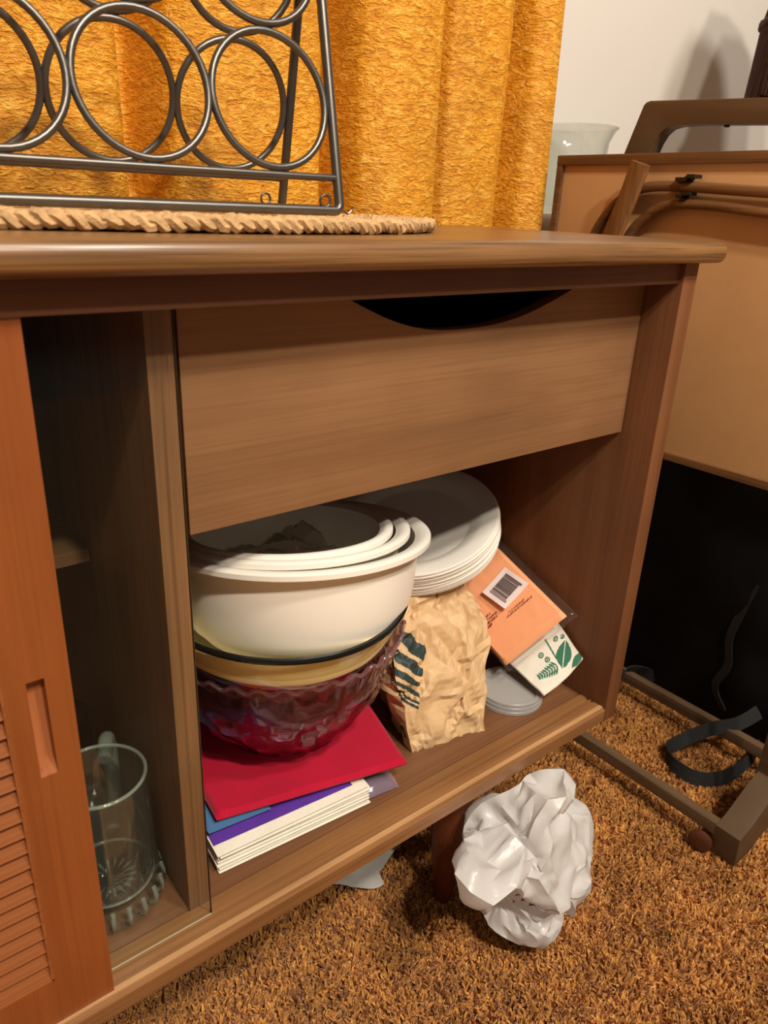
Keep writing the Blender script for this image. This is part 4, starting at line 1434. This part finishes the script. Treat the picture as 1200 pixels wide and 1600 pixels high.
# ------------------------------------------------------------------ fringed lamp
LP = thing('floor_lamp', 'fringed peach lampshade at the right edge beyond the tray stand handle', 'lamp', (1.52, 0.675, -0.012))
lc = Vector((1.52, 0.675, 0.014))
lathe('lamp_base', [(0, 0), (0.012, 0.03), (0.011, 1.10), (0, 1.10)], Matrix.Translation((1.52, 0.675, -0.01)), BRASS, LP, 20)
lathe('foot_plate', [(0, 0), (0.055, 0), (0.055, 0.012), (0.02, 0.03), (0, 0.03)], Matrix.Translation((1.52, 0.675, -0.01)), BRASS, LP, 32)
lathe('shade', [(0.1330, 1.160), (0.128, 1.19), (0.112, 1.27), (0.088, 1.36), (0.070, 1.40), (0.068, 1.40), (0.086, 1.36), (0.110, 1.27), (0.126, 1.19), (0.131, 1.160), (0.1330, 1.160)], Matrix.Translation(lc), SHADE, LP, 64)
specs = []
for k in range(110):
    t = 2 * PI * k / 110
    specs.append(([lc + Vector((0.1345 * math.cos(t), 0.1345 * math.sin(t), 1.163)), lc + Vector((0.1370 * math.cos(t + .01), 0.1370 * math.sin(t + .01), 1.11)), lc + Vector((0.140 * math.cos(t + rnd.uniform(-.02, .02)), 0.140 * math.sin(t), 1.045 + rnd.uniform(-0.006, 0.006)))], 0.0042, False))
fr_ = multi_tube('fringe', specs, FRINGE, LP, 6)
multi_tube('braid_trim', [([lc + Vector(((0.1365 + 0.001 * math.sin(k * 1.7)) * math.cos(2 * PI * k / 120), (0.1365 + 0.001 * math.sin(k * 1.7)) * math.sin(2 * PI * k / 120), 1.165 + 0.002 * math.sin(k * 2.3))) for k in range(120)], 0.0065, True)], FRINGE, LP, 8)
multi_tube('seam_braid', [([lc + Vector((r_ * math.cos(t), r_ * math.sin(t), z_)) for r_, z_ in ((0.1345, 1.165), (0.1295, 1.19), (0.1135, 1.27), (0.0895, 1.36), (0.071, 1.40))], 0.005, False) for t in [2 * PI * k / 8 + 2.02 for k in range(8)]], FRINGE, LP, 6)

# ------------------------------------------------------------------ white carrier bag and paper scrap on the carpet
def carrier_bag():
    c = Vector((0.600, 0.424, 0.112))
    bm = bmesh.new()
    bmesh.ops.create_icosphere(bm, subdivisions=4, radius=1.0)
    bm.verts.ensure_lookup_table()
    lobes = [(Vector((0.16, -0.05, 1.0)), 0.052, 8), (Vector((-0.95, -0.25, 0.60)), 0.082, 14), (Vector((0.95, 0.0, 0.25)), 0.028, 6), (Vector((-0.05, -0.40, -1.0)), 0.028, 6), (Vector((-0.45, 0.5, 0.7)), 0.020, 6), (Vector((-0.85, -0.2, -0.35)), -0.040, 7), (Vector((-0.42, -0.1, 0.95)), -0.040, 18), (Vector((0.66, -0.1, 0.72)), -0.040, 16)]
    P = []
    for v in bm.verts:
        d = v.co.normalized()
        e = Vector((d.x * 1.0, d.y * 0.74, d.z * 0.98)) * 0.082
        for l, a, k in lobes:
            e += d * (a * math.exp(k * (d.dot(l.normalized()) - 1)))
        e += d * 0.010 * noise.noise(d * 2.3)
        P.append(c + e)
    F = [tuple(v.index for v in f.verts) for f in bm.faces]
    bm.free()
    P = crumple_sheet(P, F, 1.20, 0.0165, 200, 11, 0.03, None, 5, 0.9)
    bm = bmesh.new()
    vs_ = [bm.verts.new(p) for p in P]
    for f in F:
        bm.faces.new([vs_[k] for k in f])
    bmesh.ops.subdivide_edges(bm, edges=list(bm.edges), cuts=2, use_grid_fill=True, smooth=0.35)
    bm.verts.index_update()
    P = [v.co.copy() for v in bm.verts]
    F = [tuple(v.index for v in f.verts) for f in bm.faces]
    bm.free()
    P = crumple_sheet(P, F, 1.05, 0.0035, 60, 3, 0.03, None, 8, 0.5)
    for p in P:
        if p.z < 0.001:
            p.z = 0.001 + 0.1 * (p.z - 0.001)
    o = mesh('carrier_bag', P, F, FILM, None, True, 0.9)
    tag(o, 'crumpled white plastic carrier bag on the carpet by the sideboard leg', 'plastic bag')
    return o
cb = carrier_bag()

def paper_scrap():
    nu, nv = 26, 16
    V = []
    A, B = Vector((0.425, 0.630, 0.002)), Vector((0.555, 0.605, 0.002))
    for j in range(nv):
        for i in range(nu):
            u, v = i / (nu - 1), j / (nv - 1)
            p = A * (1 - u) + B * u + Vector((0.01, 0.075, 0)) * v
            p.y -= 0.045 * math.sin(PI * u) ** 2 * (1 - v) * (1 if u < 0.6 else 0.6)
            p.z += 0.012 * u * (1 - v) + 0.004 * (crease(p, 30, 3.0) + 0.4)
            V.append(p)
    n0 = len(V)
    F = grid_faces(nu, nv)
    V = V + [p - Vector((0, 0, 0.0008)) for p in V]
    F = F + [tuple(i + n0 for i in reversed(f)) for f in F]
    o = mesh('paper_scrap', V, F, plain('grey_white_paper', (196, 192, 186), 0.6), None, True, 0.6)
    tag(o, 'pale sheet of paper lying under the sideboard', 'paper')
paper_scrap()
